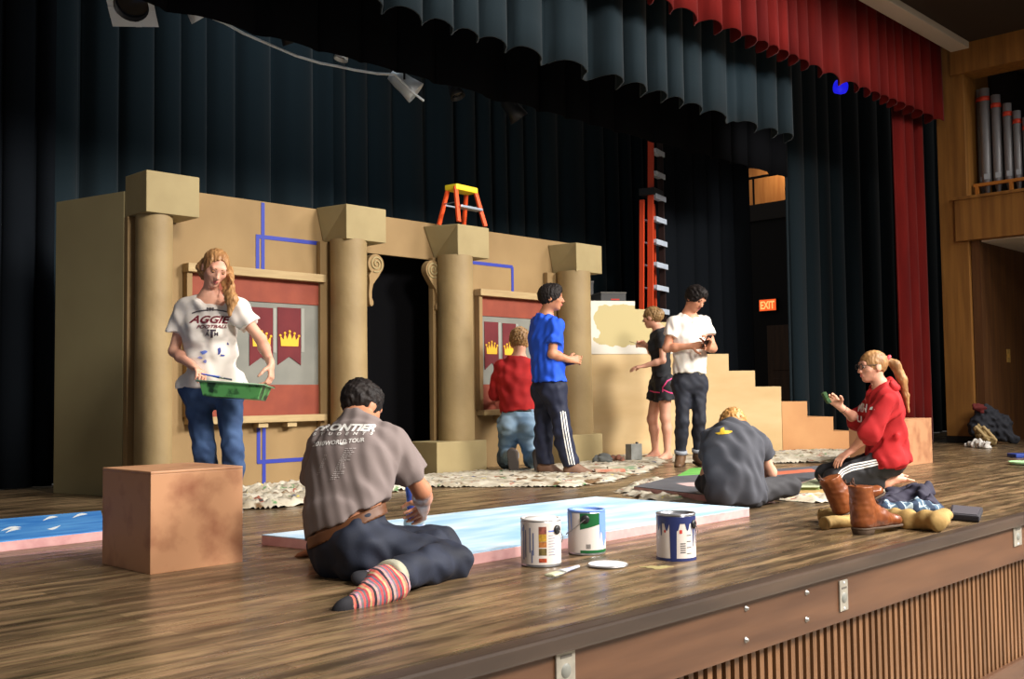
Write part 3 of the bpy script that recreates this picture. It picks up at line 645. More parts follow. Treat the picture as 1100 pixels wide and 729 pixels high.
# ------------------------------------------------------------------ stage lights and their cable behind the black border
BLKM = M('lamp_black', (30, 31, 34), 0.4, metal=0.3); SIL = M('lamp_silver', (200, 208, 216), 0.35, metal=0.2); LENS = M('lens_dark', (22, 24, 28), 0.15); GELW = M('frame_white', (200, 204, 206), 0.5)
def stage_lamp(px, py, tilt, ln, r, label, frame=False, y=6.95, silver=False):
    c = gy(px, py, y); d = nrm(tilt); root = thing('stage_light', label, 'stage light', c, 'stage lights on the batten')
    m = MB(); m.lathe(c - d * ln, [(0.0, 0), (r * 0.55, 0.0), (r * 0.7, ln * 0.25), (r * 0.8, ln * 0.6), (r, ln), (r * 0.9, ln), (r * 0.6, ln * 0.7), (0, ln * 0.6)], 24, ax=d); m.build('lamp_body', SIL if silver else BLKM, root)
    m = MB(); m.lathe(c - d * 0.03, [(0, 0.012), (r * 0.6, 0.006), (r * 0.86, 0)], 24, ax=d); m.build('lens', LENS, root)
    x = nrm(np.cross(d, (0, 0, 1))); top = c - d * ln * 0.5 + np.array([0, 0, r + 0.14])
    m = MB(); m.tube([c - d * ln * 0.5 + x * (r + 0.01), c - d * ln * 0.5 + x * (r + 0.02) + np.array([0, 0, r + 0.1]), top, c - d * ln * 0.5 - x * (r + 0.02) + np.array([0, 0, r + 0.1]), c - d * ln * 0.5 - x * (r + 0.01)], 0.010, 8); m.build('yoke', BLKM, root)
    m = MB(); m.lathe(top, [(0, -0.02), (0.03, -0.02), (0.03, 0.14), (0, 0.14)], 12); m.build('clamp', SIL, root)
    if frame:
        u = np.cross(x, d); mb = MB(); R2 = r * 1.18
        for i in range(24):
            a0, a1 = 2 * math.pi * i / 24, 2 * math.pi * (i + 1) / 24
            sq = lambda a: R2 / max(abs(math.cos(a)), abs(math.sin(a)))
            q = [c + (x * math.cos(a) + u * math.sin(a)) * rr + d * 0.008 for a, rr in ((a0, r * 0.9), (a1, r * 0.9), (a1, sq(a1)), (a0, sq(a0)))]
            mb.add(q, [(0, 1, 2, 3)])
        fo = mb.build('color_frame', GELW, root); fo.modifiers.new('t', 'SOLIDIFY').thickness = 0.004
stage_lamp(141, 6, cv(0.05, -0.75, -0.65), 0.34, 0.135, 'stage light with a square white frame, leftmost at the top', True)
stage_lamp(216, 20, cv(0.35, -0.6, 0.3), 0.24, 0.08, 'small silver stage light at the left end of the cable', silver=True)
stage_lamp(314, 46, cv(0.3, -0.8, 0.3), 0.24, 0.08, 'dark stage light hanging above the middle of the cable')
stage_lamp(366, 64, cv(-0.2, -0.9, -0.1), 0.2, 0.06, 'small silver stage light clipped where the cable turns', silver=True)
stage_lamp(447, 100, cv(0.75, -0.6, 0.1), 0.27, 0.105, 'pale dish shaped stage light at the end of the cable', silver=True)
stage_lamp(492, 104, cv(0.3, -0.8, -0.2), 0.2, 0.07, 'small dark stage light between the two dish shaped ones')
stage_lamp(558, 128, cv(0.55, -0.8, 0.2), 0.27, 0.10, 'dish shaped stage light at the right end of the row')
m = MB(); m.tube([gy(120, -25, 6.97) , gy(600, 112, 6.97)], 0.024, 12); tag(m.build('lighting_batten', BLKM), 'dark pipe carrying the row of stage lights', 'pipe')
cp = [(222, 17), (240, 24), (262, 36), (290, 48), (318, 60), (345, 68), (362, 71), (380, 75), (405, 79), (424, 80), (432, 88), (443, 99), (455, 108)]
m = MB(); m.tube([gy(x, y, 6.9) for x, y in cp], 0.011, 8); tag(m.build('lamp_cable', M('cable_white', (196, 204, 210), 0.5)), 'pale cable sagging below the row of stage lights', 'cable')
m = MB(); c = gy(908, 94, 5.8); m.lathe(c, [(0, 0), (0.07, 0.0), (0.085, 0.05), (0.08, 0.12), (0, 0.14)], 20, ax=(0, 1, 0.3)); m.tube([c + np.array([0, .06, .08]), c + np.array([0, .06, 1.6])], .012, 8); tag(m.build('blue_spotlight', M('blue_glow', (30, 30, 230), 0.4, emit=0.8)), 'blue glowing lamp peeking below the red valance', 'stage light')

# ------------------------------------------------------------------ organ pipes on the loft
for k, (px, top) in enumerate([(1054, 93), (1059, 95), (1071, 102), (1083, 111), (1093, 119), (1103, 126)]):
    d = ray(px, 150); kk = (HX + (0.28 if k else 0.42)) / d[0]; c = CC + d * kk; zt = (CC + ray(px, top) * ((HX + 0.28) / ray(px, top)[0]))[2]; r = (0.066 if k else 0.045) - 0.004 * k
    root = thing('organ_pipe', ['slim organ pipe half hidden behind the tallest pipe', 'tallest organ pipe, at the left end of the loft', 'second tallest organ pipe from the left', 'third organ pipe from the left, middle height', 'fourth organ pipe from the left, shorter', 'organ pipe cut off by the right edge of the picture'][k], 'organ pipe', (c[0], c[1], 3.22), 'organ pipes on the loft')
    m = MB(); m.lathe((c[0], c[1], 0), [(0, 3.225), (0.015, 3.225), (r, 3.45), (r, zt), (r * 0.9, zt), (r * 0.9, zt - 0.1), (0, zt - 0.1)], 20); m.build('pipe_body', M('pipe_metal', (140, 140, 144), 0.45, metal=0.25), root)
    m = MB(); m.lathe((c[0], c[1], 0), [(r + 0.001, zt - 0.17), (r + 0.004, zt - 0.17), (r + 0.004, zt - 0.11), (r + 0.001, zt - 0.11)], 20); m.build('red_band', M('band_red', (190, 60, 40), 0.5), root)
    m = MB(); q = c - np.array([c[0], c[1], 0]) * 0; dv = nrm(CC - c); m.boxax((c[0] + dv[0] * (r - 0.005), c[1] + dv[1] * (r - 0.005), 3.49), (nrm((-dv[1], dv[0], 0)), nrm((dv[0], dv[1], 0)), (0, 0, 1)), (r * 0.6, 0.012, 0.035)); m.build('mouth', M('pipe_mouth', (176, 180, 186), 0.3, metal=0.5), root)
m = MB(); m.box((HX + 0.15, 3.5, 3.36), (HX + 0.20, 5.22, 3.40)); 
for y in (5.18, 4.75, 4.3): m.box((HX + 0.15, y - 0.02, 3.222), (HX + 0.20, y + 0.02, 3.36))
tag(m.build('pipe_rail', M('pipe_rail_wood', (190, 120, 50), 0.5)), 'low wooden rail in front of the organ pipes', 'rail')
sw = CC + ray(1083, 382) * 0; d = ray(1083, 382); c = CC + d * (5.128 / d[1])
m = MB(); m.box((c[0] - 0.06, 5.118, c[2] - 0.09), (c[0] + 0.06, 5.129, c[2] + 0.09)); m.box((c[0] - 0.02, 5.105, c[2] - 0.03), (c[0] + 0.02, 5.118, c[2] + 0.03)); tag(m.build('light_switch', M('switch_brass', (190, 150, 80), 0.4, metal=0.4), bevel=0.003), 'pale switch plate on the dark recess wall at far right', 'switch')
# plates and bolts on the fascia
def plate(px, py, w, hgt, label):
    c = gy(px, py, LIP); root = thing('outlet_plate', label, 'outlet plate', (c[0], LIP, c[2] - hgt / 2), 'metal plates on the stage front')
    m = MB(); m.box((c[0] - w / 2, LIP - 0.008, c[2] - hgt / 2), (c[0] + w / 2, LIP - 0.0, c[2] + hgt / 2)); m.build('cover', M('plate_steel', (176, 172, 160), 0.4, metal=0.4, col2=(150, 146, 136), scale=20), root, bevel=0.003)
    m = MB(); m.lathe((c[0], LIP - 0.008, c[2] - hgt * 0.08), [(0, 0.004), (0.018, 0.004), (0.022, 0)], 20, ax=(0, -1, 0)); m.build('socket', M('socket_grey', (120, 122, 116), 0.5), root)
    m = MB(); m.box((c[0] - w * 0.3, LIP - 0.0095, c[2] + hgt * 0.22), (c[0] + w * 0.3, LIP - 0.008, c[2] + hgt * 0.28)); m.build('engraved_line', M('engraving', (90, 86, 80)), root)
    for s in (-1, 1):
        m = MB(); m.lathe((c[0], LIP - 0.008, c[2] + s * hgt * 0.42), [(0, 0.003), (0.005, 0.002), (0.006, 0)], 10, ax=(0, -1, 0)); m.build('screw', SIL, root)
plate(606, 716, 0.085, 0.13, 'steel outlet plate on the stage front, cut by the bottom edge')
plate(905, 639, 0.07, 0.125, 'steel outlet plate on the stage front below the boots')
plate(1092, 574, 0.12, 0.12, 'steel outlet box on the stage front at the right edge')
for i, (x, y) in enumerate([(801, 653), (801, 687), (866, 636), (866, 665)]):
    c = gy(x, y, LIP); m = MB(); m.lathe((c[0], LIP, c[2]), [(0, 0.012), (0.006, 0.011), (0.007, 0.003), (0.011, 0.003), (0.011, 0.0)], 12, ax=(0, -1, 0))
    tag(m.build('bolt', M('bolt_steel', (140, 138, 134), .35, metal=.6)), ['upper bolt of the left pair on the stage front', 'lower bolt of the left pair on the stage front', 'upper bolt of the pair nearer the middle outlet plate', 'lower bolt of the pair nearer the middle outlet plate'][i], 'bolt', 'bolts on the stage front')
# ------------------------------------------------------------------ wooden cubes
CUBE = M('stained_cube', (184, 136, 100), 0.5, col2=(138, 86, 60), scale=6.0, detail=7, lo=0.48, hi=0.74)
def cube(lo, hi, label, group):
    lo, hi = np.array(lo, float), np.array(hi, float); root = thing('wooden_cube', label, 'box', ((lo[0] + hi[0]) / 2, (lo[1] + hi[1]) / 2, 0), group)
    t = 0.012
    for q0, q1, nm in (((lo[0], lo[1], 0), (hi[0], lo[1] + t, hi[2] - t), 'front_panel'), ((lo[0], hi[1] - t, 0), (hi[0], hi[1], hi[2] - t), 'rear_panel'), ((lo[0], lo[1] + t, 0), (lo[0] + t, hi[1] - t, hi[2] - t), 'side_panel'), ((hi[0] - t, lo[1] + t, 0), (hi[0], hi[1] - t, hi[2] - t), 'side_panel')):
        m = MB(); m.box(q0, q1); m.build(nm, CUBE, root, bevel=0.002)
    m = MB(); m.box((lo[0] - 0.001, lo[1] - 0.001, hi[2] - t), (hi[0] + 0.001, hi[1] + 0.001, hi[2])); m.build('top_panel', CUBE, root, bevel=0.004)
cube((2.045, 4.01, 0), (2.465, 4.44, 0.41), 'reddish brown wooden cube in the left foreground, in front of the girl with the tray', 'wooden cubes')
cube((9.42, 4.20, 0), (10.12, 4.70, 0.43), 'tan wooden box behind the kneeling girl in the red hoodie', 'wooden cubes')

# ------------------------------------------------------------------ foam slabs
PINK = M('pink_foam', (206, 160, 158), 0.7, col2=(190, 140, 140), scale=14)
def slab(name, poly, t, top, label, group=None, z0=0.0):
    c = np.mean(poly, 0); root = thing(name, label, 'foam slab', (c[0], c[1], z0), group); m = MB(); P = [(p[0], p[1]) for p in poly]
    m.prism(P, (0, 0, z0), (1, 0, 0), (0, 1, 0), (0, 0, 1), t - 0.004); m.build('foam_core', PINK, root, bevel=0.003)
    m = MB(); m.prism(P, (0, 0, z0 + t - 0.004), (1, 0, 0), (0, 1, 0), (0, 0, 1), 0.004); m.build('painted_top', top, root)
    return root
SKY = M('sky_paint', (150, 194, 228), 0.55, col2=(206, 226, 240), scale=2.2, detail=5, stretch=(0.7, 3, 1), lo=0.38, hi=0.62)
SEA = M('sea_paint', (44, 116, 196), 0.5, col2=(92, 160, 222), scale=3.5, detail=5, stretch=(1, 3, 1), lo=0.35, hi=0.7)
q = [gz(281, 574, .05)[:2], gz(500, 595, .05)[:2], gz(805, 545, .05)[:2], gz(640, 533, .05)[:2]]
sl = slab('painted_slab', q, 0.05, SKY, 'large pale sky blue painted foam slab in the middle foreground', 'painted foam slabs')
s2 = slab('painted_slab', [(0.4, 5.10), (2.40, 5.17), (2.80, 6.10), (0.6, 6.22)], 0.05, SEA, 'deep blue painted foam slab with white waves at the left edge', 'painted foam slabs')
for px, py, w in [(12, 568, 22), (54, 557, 16), (86, 554, 16), (58, 566, 14), (14, 570, 16)]:
    m = MB(); pts = []
    for k in range(9):
        t = k / 8; x = px + (t - 0.5) * w; y = py + 2.0 - 4.0 * t - 1.6 * math.sin(math.pi * t) * (1 if w > 15 else -0.7); pts.append((gz(x, y - 1.1 * math.sin(math.pi * t) - 0.1, 0.0508), gz(x, y + 1.1 * math.sin(math.pi * t) + 0.1, 0.0508)))
    for a, b in zip(pts[:-1], pts[1:]): m.add([a[0], b[0], b[1], a[1]], [(0, 1, 2, 3)])
    m.build('wave_mark', M('wave_white', (232, 238, 240), 0.6), s2)
GRY = M('slate_paint', (96, 98, 104), 0.6, col2=(82, 84, 90), scale=5); GRN = M('leaf_paint', (116, 186, 92), 0.6, col2=(96, 168, 76), scale=5); ORG = M('rust_paint', (206, 112, 84), 0.6); PKP = M('rose_paint', (196, 168, 166), 0.6)
zt = 0.052
P2 = lambda L, z=0.05: [gz(x, y, z)[:2] for x, y in L]
gs = slab('painted_slab', P2([(681, 522), (757, 531), (805, 533), (850, 521), (884, 510), (880, 500), (829, 503.5), (770, 508.5), (725, 511)]), 0.05, GRY, 'slate grey painted foam slab in front of the sitting person', 'painted foam slabs')
for L, mt in (([(812, 508), (872, 503.3), (878, 506), (812, 511.5)], ORG), ([(726, 519), (757, 517), (757, 522.8), (738, 521.8)], PKP)):
    m = MB(); m.prism(P2(L, 0.0512), (0, 0, 0.0502), (1, 0, 0), (0, 1, 0), (0, 0, 1), 0.001); m.build('painted_band', mt, gs)
slab('painted_slab', P2([(728, 510.3), (742, 502.5), (775, 501.0), (800, 502.5), (770, 508.0)]), 0.05, GRN, 'bright green painted foam slab beyond the slate grey one', 'painted foam slabs')
bs = thing('painted_board', 'small green board lying beside the knees of the girl in the red hoodie', 'board', gz(870, 520))
m = MB(); m.prism(P2([(850, 523), (880, 523), (883, 512), (846, 513)], 0.04), (0, 0, 0.008), (1, 0, 0), (0, 1, 0), (0, 0, 1), 0.032); m.build('board_core', M('green_edge', (120, 140, 84), 0.7), bs, bevel=0.003)
m = MB(); m.prism(P2([(850, 523), (880, 523), (883, 512), (846, 513)], 0.042), (0, 0, 0.040), (1, 0, 0), (0, 1, 0), (0, 0, 1), 0.002); m.build('board_face', M('pale_board', (186, 196, 160), 0.7), bs)
m = MB(); m.prism(P2([(842, 533), (884, 532), (890, 525), (850, 526)], 0.02), (0, 0, 0.006), (1, 0, 0), (0, 1, 0), (0, 0, 1), 0.014); tag(m.build('cardboard_sheet', M('sheet_tan', (176, 146, 92), 0.8), bevel=0.003), 'tan cardboard sheet under the small green board', 'sheet')

# ------------------------------------------------------------------ canvas drop cloths
def cloth_mat():
    m = M('drop_cloth', (206, 196, 172), 0.85, bump=0.2, bscale=60); nt = m.node_tree; b = nt.nodes['Principled BSDF']
    tc = nt.nodes.new('ShaderNodeTexCoord'); prev = None
    base = nt.nodes.new('ShaderNodeTexNoise'); base.inputs['Scale'].default_value = 5; base.inputs['Detail'].default_value = 5; nt.links.new(tc.outputs['Object'], base.inputs['Vector'])
    r = nt.nodes.new('ShaderNodeValToRGB'); r.color_ramp.elements[0].position = 0.35; r.color_ramp.elements[0].color = rgb((150, 138, 116)); r.color_ramp.elements[1].position = 0.6; r.color_ramp.elements[1].color = rgb((200, 193, 176)); nt.links.new(base.outputs['Fac'], r.inputs[0]); prev = r.outputs[0]
    for i, (col, sc, th) in enumerate([((92, 128, 84), 7, 0.66), ((150, 72, 52), 9, 0.68), ((70, 82, 110), 8, 0.68), ((112, 86, 58), 5, 0.62), ((58, 54, 52), 11, 0.67), ((206, 190, 90), 12, 0.71)]):
        n = nt.nodes.new('ShaderNodeTexNoise'); n.inputs['Scale'].default_value = sc; n.inputs['Detail'].default_value = 3
        mp = nt.nodes.new('ShaderNodeMapping'); mp.inputs['Location'].default_value = (i * 3.7, i * 1.9, i); nt.links.new(tc.outputs['Object'], mp.inputs[0]); nt.links.new(mp.outputs[0], n.inputs['Vector'])
        g = nt.nodes.new('ShaderNodeMapRange'); g.inputs['From Min'].default_value = th - 0.02; g.inputs['From Max'].default_value = th + 0.02; nt.links.new(n.outputs['Fac'], g.inputs[0])
        mx = nt.nodes.new('ShaderNodeMix'); mx.data_type = 'RGBA'; mx.inputs[7].default_value = rgb(col); nt.links.new(g.outputs[0], mx.inputs[0]); nt.links.new(prev, mx.inputs[6]); prev = mx.outputs[2]
    nt.links.new(prev, b.inputs['Base Color']); return m
CLOTH = cloth_mat()
def drop_cloth(L, amp, label, seed, res=0.022, flat=(), rim=0.07):
    P = np.array([gz(x, y)[:2] for x, y in L]); lo, hi = P.min(0) - 0.1, P.max(0) + 0.1
    nx, ny = int((hi[0] - lo[0]) / res), int((hi[1] - lo[1]) / res)
    X, Y = np.meshgrid(lo[0] + np.arange(nx) * res, lo[1] + np.arange(ny) * res, indexing='ij')
    ins = np.zeros(X.shape, bool); dist = np.full(X.shape, 9.0); n = len(P)
    wob = 0.035 * np.sin(X * 13 + seed) * np.cos(Y * 17 + seed) + 0.02 * np.sin(X * 31 + Y * 23 + seed)
    for i in range(n):
        a, b = P[i], P[(i + 1) % n]
        c = ((a[1] > Y) != (b[1] > Y)) & (X < (b[0] - a[0]) * (Y - a[1]) / (b[1] - a[1] + 1e-12) + a[0]); ins ^= c
        e = b - a; t = np.clip(((X - a[0]) * e[0] + (Y - a[1]) * e[1]) / (e @ e), 0, 1); dist = np.minimum(dist, np.hypot(X - a[0] - e[0] * t, Y - a[1] - e[1] * t))
    sd_ = np.where(ins, dist, -dist) + wob
    w = waves(1.0, 0.10, 0.28, 8, seed, (1, 1, 0.1)); f = w(np.stack([X, Y, 0 * X], -1).astype(np.float32)); f2 = waves(1.0, 0.05, 0.11, 6, seed + 5, (1, 1, 0.1))(np.stack([X, Y, 0 * X], -1).astype(np.float32))
    k = np.ones_like(X)
    for (fx, fy, fr) in flat: k = np.minimum(k, np.clip((np.hypot(X - fx, Y - fy) - fr) / 0.15, 0, 1))
    e = np.clip(sd_ / rim, 0, 1); Z = 0.003 + e * (0.006 + amp * k * (0.45 * np.maximum(0, 1 - np.abs(f) * 1.1) + 0.3 * np.maximum(0, f) + 0.15 * np.maximum(0, f2)))
    idx = -np.ones(X.shape, int); keep = (sd_ > -0.004) & ~((X < 8.75) & (Y > WY - .40)) & (((X - A[0]) * sb[0] + (Y - A[1]) * sb[1]) < -.03); idx[keep] = np.arange(keep.sum())
    V = np.stack([X[keep], Y[keep], Z[keep]], -1); a = idx[:-1, :-1]; b = idx[1:, :-1]; c = idx[1:, 1:]; d = idx[:-1, 1:]
    Q = np.stack([a, b, c, d], -1).reshape(-1, 4); Q = Q[Q.min(1) >= 0]
    o = mesh_np('drop_cloth', V, Q, CLOTH); return tag(o, label, 'drop cloth', 'canvas drop cloths')
drop_cloth([(250, 549), (300, 546), (352, 541), (440, 526), (452, 516), (400, 513), (345, 515), (300, 519), (255, 528)], 0.10, 'bunched paint-spotted drop cloth along the wall behind the foreground painter', 3)
drop_cloth([(425, 524), (470, 524), (560, 523), (620, 524), (672, 514), (706, 503), (717, 496), (712, 488), (650, 488), (640, 492), (560, 497), (470, 508), (430, 513)], 0.036, 'spotted drop cloth under the kneeling red sweater and the blue shirt', 7, flat=[(7.14, 6.45, .1), (7.5, 6.3, .1), (7.13, 6.87, .25), (7.2, 7.1, .25)])
drop_cloth([(722, 496), (742, 498), (784, 497), (786, 487), (722, 487)], 0.03, 'spotted drop cloth under the bare feet of the girl in black', 9, flat=[(9.2, 6.7, .25), (9.4, 6.6, .25), (8.6, 6.0, .3)])
drop_cloth([(660, 529), (684, 536), (750, 544), (770, 541), (815, 536), (880, 541), (925, 536), (965, 530), (950, 518), (890, 520), (800, 520), (740, 520), (705, 514), (680, 519)], 0.05, 'spotted drop cloth under the slate grey slab and the sitting person', 13, flat=[(5.7, 3.6, .35), (7.2, 3.55, .45), (6.9, 3.7, .4)])
drop_cloth([(800, 498), (835, 498), (925, 496), (950, 492), (920, 484), (850, 485), (800, 488)], 0.05, 'spotted drop cloth in front of the stepped units', 17)

# ------------------------------------------------------------------ paint cans
WHT = M('label_white', (214, 206, 200), 0.45); CANS = M('can_steel', (170, 172, 176), 0.3, metal=0.8); PBLUE = M('navy_paint', (40, 50, 100), 0.4); LBLUE = M('light_blue_paint', (112, 148, 222), 0.4); PWHITE = M('white_paint', (236, 236, 236), 0.35)
def ang(c): d = CC - c; return math.atan2(d[1], d[0])                 # the side that looks to the house
def patch(m, c, r, a0, a1, z0, z1, top=None, bot=None, n=14):
    vs = []; fs = []
    for i in range(n + 1):
        t = i / n; a = a0 + (a1 - a0) * t; zb = z0 if bot is None else bot(t); zt_ = z1 if top is None else top(t)
        for rr, z in ((r, zb), (r, zt_)): vs.append((c[0] + math.cos(a) * rr, c[1] + math.sin(a) * rr, c[2] + z))
    for i in range(n): fs.append((2 * i, 2 * i + 1, 2 * i + 3, 2 * i + 2))
    m.add(vs, fs, 0, True)
R_ = math.radians
def can(px, py, label, rimmat, fill, lidded):
    c = gz(px, py); r, h = 0.083, 0.194; c = c + np.array([F0[0], F0[1], 0]) * r; root = thing('paint_can', label, 'paint can', c, 'paint cans'); r0 = r - 0.003
    m = MB(); m.lathe(c, [(0, 0.004), (r0 - 0.002, 0.004), (r0 + 0.001, 0.0), (r0 + 0.002, 0.006), (r0, 0.010), (r0, h - 0.010), (r0 - 0.004, h - 0.006)], 48); m.build('can_body', CANS, root)
    m = MB(); m.lathe(c, [(r, 0.012), (r, h - 0.012)], 48); m.build('label_sleeve', WHT, root)
    m = MB(); m.lathe(c, [(r0 - 0.002, h - 0.010), (r0 + 0.004, h - 0.006), (r0 + 0.003, h), (r0 - 0.004, h + 0.001), (r0 - 0.012, h - 0.002), (r0 - 0.012, h - 0.012)], 48); m.build('rim', rimmat, root)
    if lidded:
        m = MB(); m.lathe(c, [(r0 - 0.012, h - 0.004), (r0 - 0.016, h + 0.001), (0, h + 0.001)], 48); m.build('lid', PWHITE, root)
    else:
        m = MB(); m.lathe(c, [(r0 - 0.012, h - 0.010), (0, h - 0.014)], 48); m.build('paint_fill', fill, root)
    return root, c, r, h, ang(c)
def ear(root, c, r, h, a, z=0.15):
    d = np.array([math.cos(a), math.sin(a), 0]); m = MB(); m.lathe(c + d * r + np.array([0, 0, z]), [(0.019, 0), (0.019, 0.004), (0.013, 0.008), (0, 0.009)], 20, ax=d); m.build('ear', M('ear_black', (34, 34, 36), 0.4), root)
def handle(root, c, r, a, z=0.15, drop=0.07, sgn=1):
    pts = []
    for k in range(21):
        t = k / 20; aa = a + sgn * math.pi * t; rr = r + 0.008; pts.append((c[0] + math.cos(aa) * rr, c[1] + math.sin(aa) * rr, c[2] + z - drop * math.sin(math.pi * t)))
    m = MB(); m.tube(pts, 0.0018, 6); m.build('bail_handle', CANS, root)
def col(root, nm, mt, c, r, L):
    for a0, a1, z0, z1 in L: m = MB(); patch(m, c, r, a0, a1, z0, z1, n=6); m.build(nm, mt, root)
# can 1: closed, pale label with a strip of fruit pictures
root, c, r, h, A0 = can(582, 610, 'paint can with a pale label and white lid, leftmost of the three', PWHITE, PWHITE, True)
for i, (cc, z0, z1) in enumerate([((150, 84, 70), .135, .165), ((206, 160, 52), .105, .135), ((190, 120, 60), .082, .104), ((120, 102, 56), .05, .078), ((196, 84, 50), .022, .038)]):
    col(root, 'label_picture', M('label_pic_%d' % i, cc, 0.5, col2=tuple(int(x * .7) for x in cc), scale=60), c, r + .0006, [(A0 - R_(6), A0 + R_(16), z0, z1)])
col(root, 'label_text', M('label_ink', (110, 118, 150), 0.5), c, r + .0006, [(A0 - R_(60), A0 - R_(54), .03, .17), (A0 - R_(50), A0 - R_(46), .04, .15), (A0 - R_(34), A0 - R_(30), .06, .16), (A0 - R_(28), A0 - R_(24), .02, .07), (A0 - R_(24), A0 - R_(20), .05, .14)] + [(A0 + R_(22), A0 + R_(44 - 6 * (k % 2)), .05 + k * .011, .0525 + k * .011) for k in range(8)])
col(root, 'label_heading', M('label_blue', (96, 120, 196), 0.5), c, r + .0006, [(A0 + R_(22), A0 + R_(40), .143, .149), (A0 - R_(64), A0 - R_(55), .145, .16)])
ear(root, c, r, h, A0 + R_(52)); handle(root, c, r, A0 + R_(52), sgn=1)
# can 2: open, white paint inside, green label, light blue rim and runs
root, c, r, h, A0 = can(632, 597, 'open paint can with a green label and light blue rim, middle of the three', LBLUE, PWHITE, False)
m = MB(); patch(m, c, r + .0006, A0 - R_(20), A0 + R_(50), 0.1, h - .012, bot=lambda t: .112 + .024 * t); m.build('green_label', M('label_green', (14, 92, 46), 0.45), root)
m = MB(); patch(m, c, r + .0006, A0 - R_(20), A0 + R_(80), .012, .024); m.build('green_band', M('label_green', (14, 92, 46)), root)
m = MB(); patch(m, c, r + .001, A0 + R_(42), A0 + R_(85), .0, h - .008, bot=lambda t: .06 + .05 * math.sin(9 * t) * (1 - t)); m.build('paint_run', LBLUE, root); m = MB(); patch(m, c, r + .001, A0 - R_(90), A0 - R_(50), .0, h - .008, bot=lambda t: .10 + .05 * math.sin(11 * t) + .05 * t); m.build('paint_run', LBLUE, root)
col(root, 'label_code', M('label_dark', (80, 80, 80), 0.5), c, r + .0008, [(A0 - R_(2) + R_(2.4 * k), A0 - R_(2) + R_(2.4 * k + 1.3), .03, .05) for k in range(6)])
ear(root, c, r, h, A0 + R_(-4), .158); handle(root, c, r, A0 + R_(-4), .158, sgn=-1, drop=.075)
# can 3: open, navy runs down the front
root, c, r, h, A0 = can(730, 603, 'paint can with dark navy runs down its label, rightmost of the three', CANS, M('can_inside', (150, 152, 160), 0.4, metal=0.5), False)
def run(t): return .155 - (.145 if .42 < t < .60 else .0) - .03 * max(0, math.sin(23 * t)) - (.05 if .14 < t < .2 else 0)
m = MB(); patch(m, c, r + .001, A0 - R_(66), A0 + R_(48), .0, h - .010, bot=run, n=60); m.build('paint_run', PBLUE, root)
m = MB(); patch(m, c, r + .001, A0 - R_(85), A0 + R_(85), .0, .012); m.build('navy_base_band', PBLUE, root)
m = MB(); patch(m, c, r + .001, A0 + R_(48), A0 + R_(80), .0, h - .01, bot=lambda t: .10 + .05 * math.sin(14 * t)); m.build('paint_splash', PBLUE, root)
col(root, 'label_mark', M('label_red_mark', (196, 62, 56), 0.5), c, r + .0012, [(A0 + R_(10), A0 + R_(18), .115, .130), (A0 - R_(36), A0 - R_(30), .118, .128)])
col(root, 'label_code', M('label_dark', (80, 80, 80)), c, r + .0008, [(A0 + R_(12), A0 + R_(28), .035 + k * .009, .039 + k * .009) for k in range(5)] + [(A0 + R_(32), A0 + R_(48), .03 + k * .025, .033 + k * .025) for k in range(4)])
ear(root, c, r, h, A0 + R_(62)); handle(root, c, r, A0 + R_(62), sgn=1)
# lid on the floor, brush on the floor, dried splash
c = gz(653, 608); root = thing('can_lid', 'white painted can lid lying on the floor between the cans', 'lid', c); m = MB(); m.lathe(c, [(0, 0.002), (0.078, 0.002), (0.083, 0.006), (0.080, 0.011), (0.070, 0.009), (0, 0.008)], 40); m.build('lid_disc', CANS, root)
m = MB(); m.lathe(c, [(0.079, 0.0115), (0.070, 0.0105), (0, 0.0095)], 40); m.build('paint_skin', PWHITE, root)
def brush(a, b, w, label, tip, hand, flatn=(0, 0, 1), grp='paint brushes'):
    a, b = np.asarray(a, float), np.asarray(b, float); L = b - a; d = nrm(L); n = nrm(np.asarray(flatn) - d * (np.asarray(flatn) @ d)); x = np.cross(d, n); ln = np.linalg.norm(L)
    root = thing('paint_brush', label, 'paint brush', a, grp)
    sdf_obj('bristles', [Cone(a, a + d * ln * .3, w * .5, w * .5, .003, n, .28, cut=[(a, -d), (a + d * ln * .30, d)])], tip, root, .0035)
    sdf_obj('ferrule', [Cone(a + d * ln * .28, a + d * ln * .45, w * .53, w * .40, .003, n, .34, cut=[(a + d * ln * .28, -d), (a + d * ln * .44, d)])], M('ferrule', (176, 178, 172), .3, metal=.6), root, .0035)
    sdf_obj('handle', [Cone(a + d * ln * .43, a + d * ln * .6, w * .34, w * .22, .006, n, .6), Cone(a + d * ln * .6, b, w * .2, w * .17, .006, n, .7)], hand, root, .0035)
    return root
brush(gz(590, 618, .014), gz(621, 608, .012), .05, 'paint brush with a blue handle end lying on the floor by the cans', M('bristle_cream', (196, 196, 166), .7), M('handle_blue_white', (150, 164, 214), .5, col2=(206, 208, 200), scale=14))
m = MB(); cs = gz(706, 609, 0); pts = []
for k in range(28):
    a = 2 * math.pi * k / 28; rr = 1 + .25 * math.sin(3 * a) + .2 * math.sin(7 * a + 1); pts.append((R0 * math.cos(a) * .055 * rr + F0 * math.sin(a) * .035 * rr)[:2])
m.prism(pts, cs, (1, 0, 0), (0, 1, 0), (0, 0, 1), .0012); tag(m.build('paint_splash', M('splash_olive', (164, 152, 104), .6)), 'small dried olive paint splash on the floor before the rightmost can', 'paint splash')

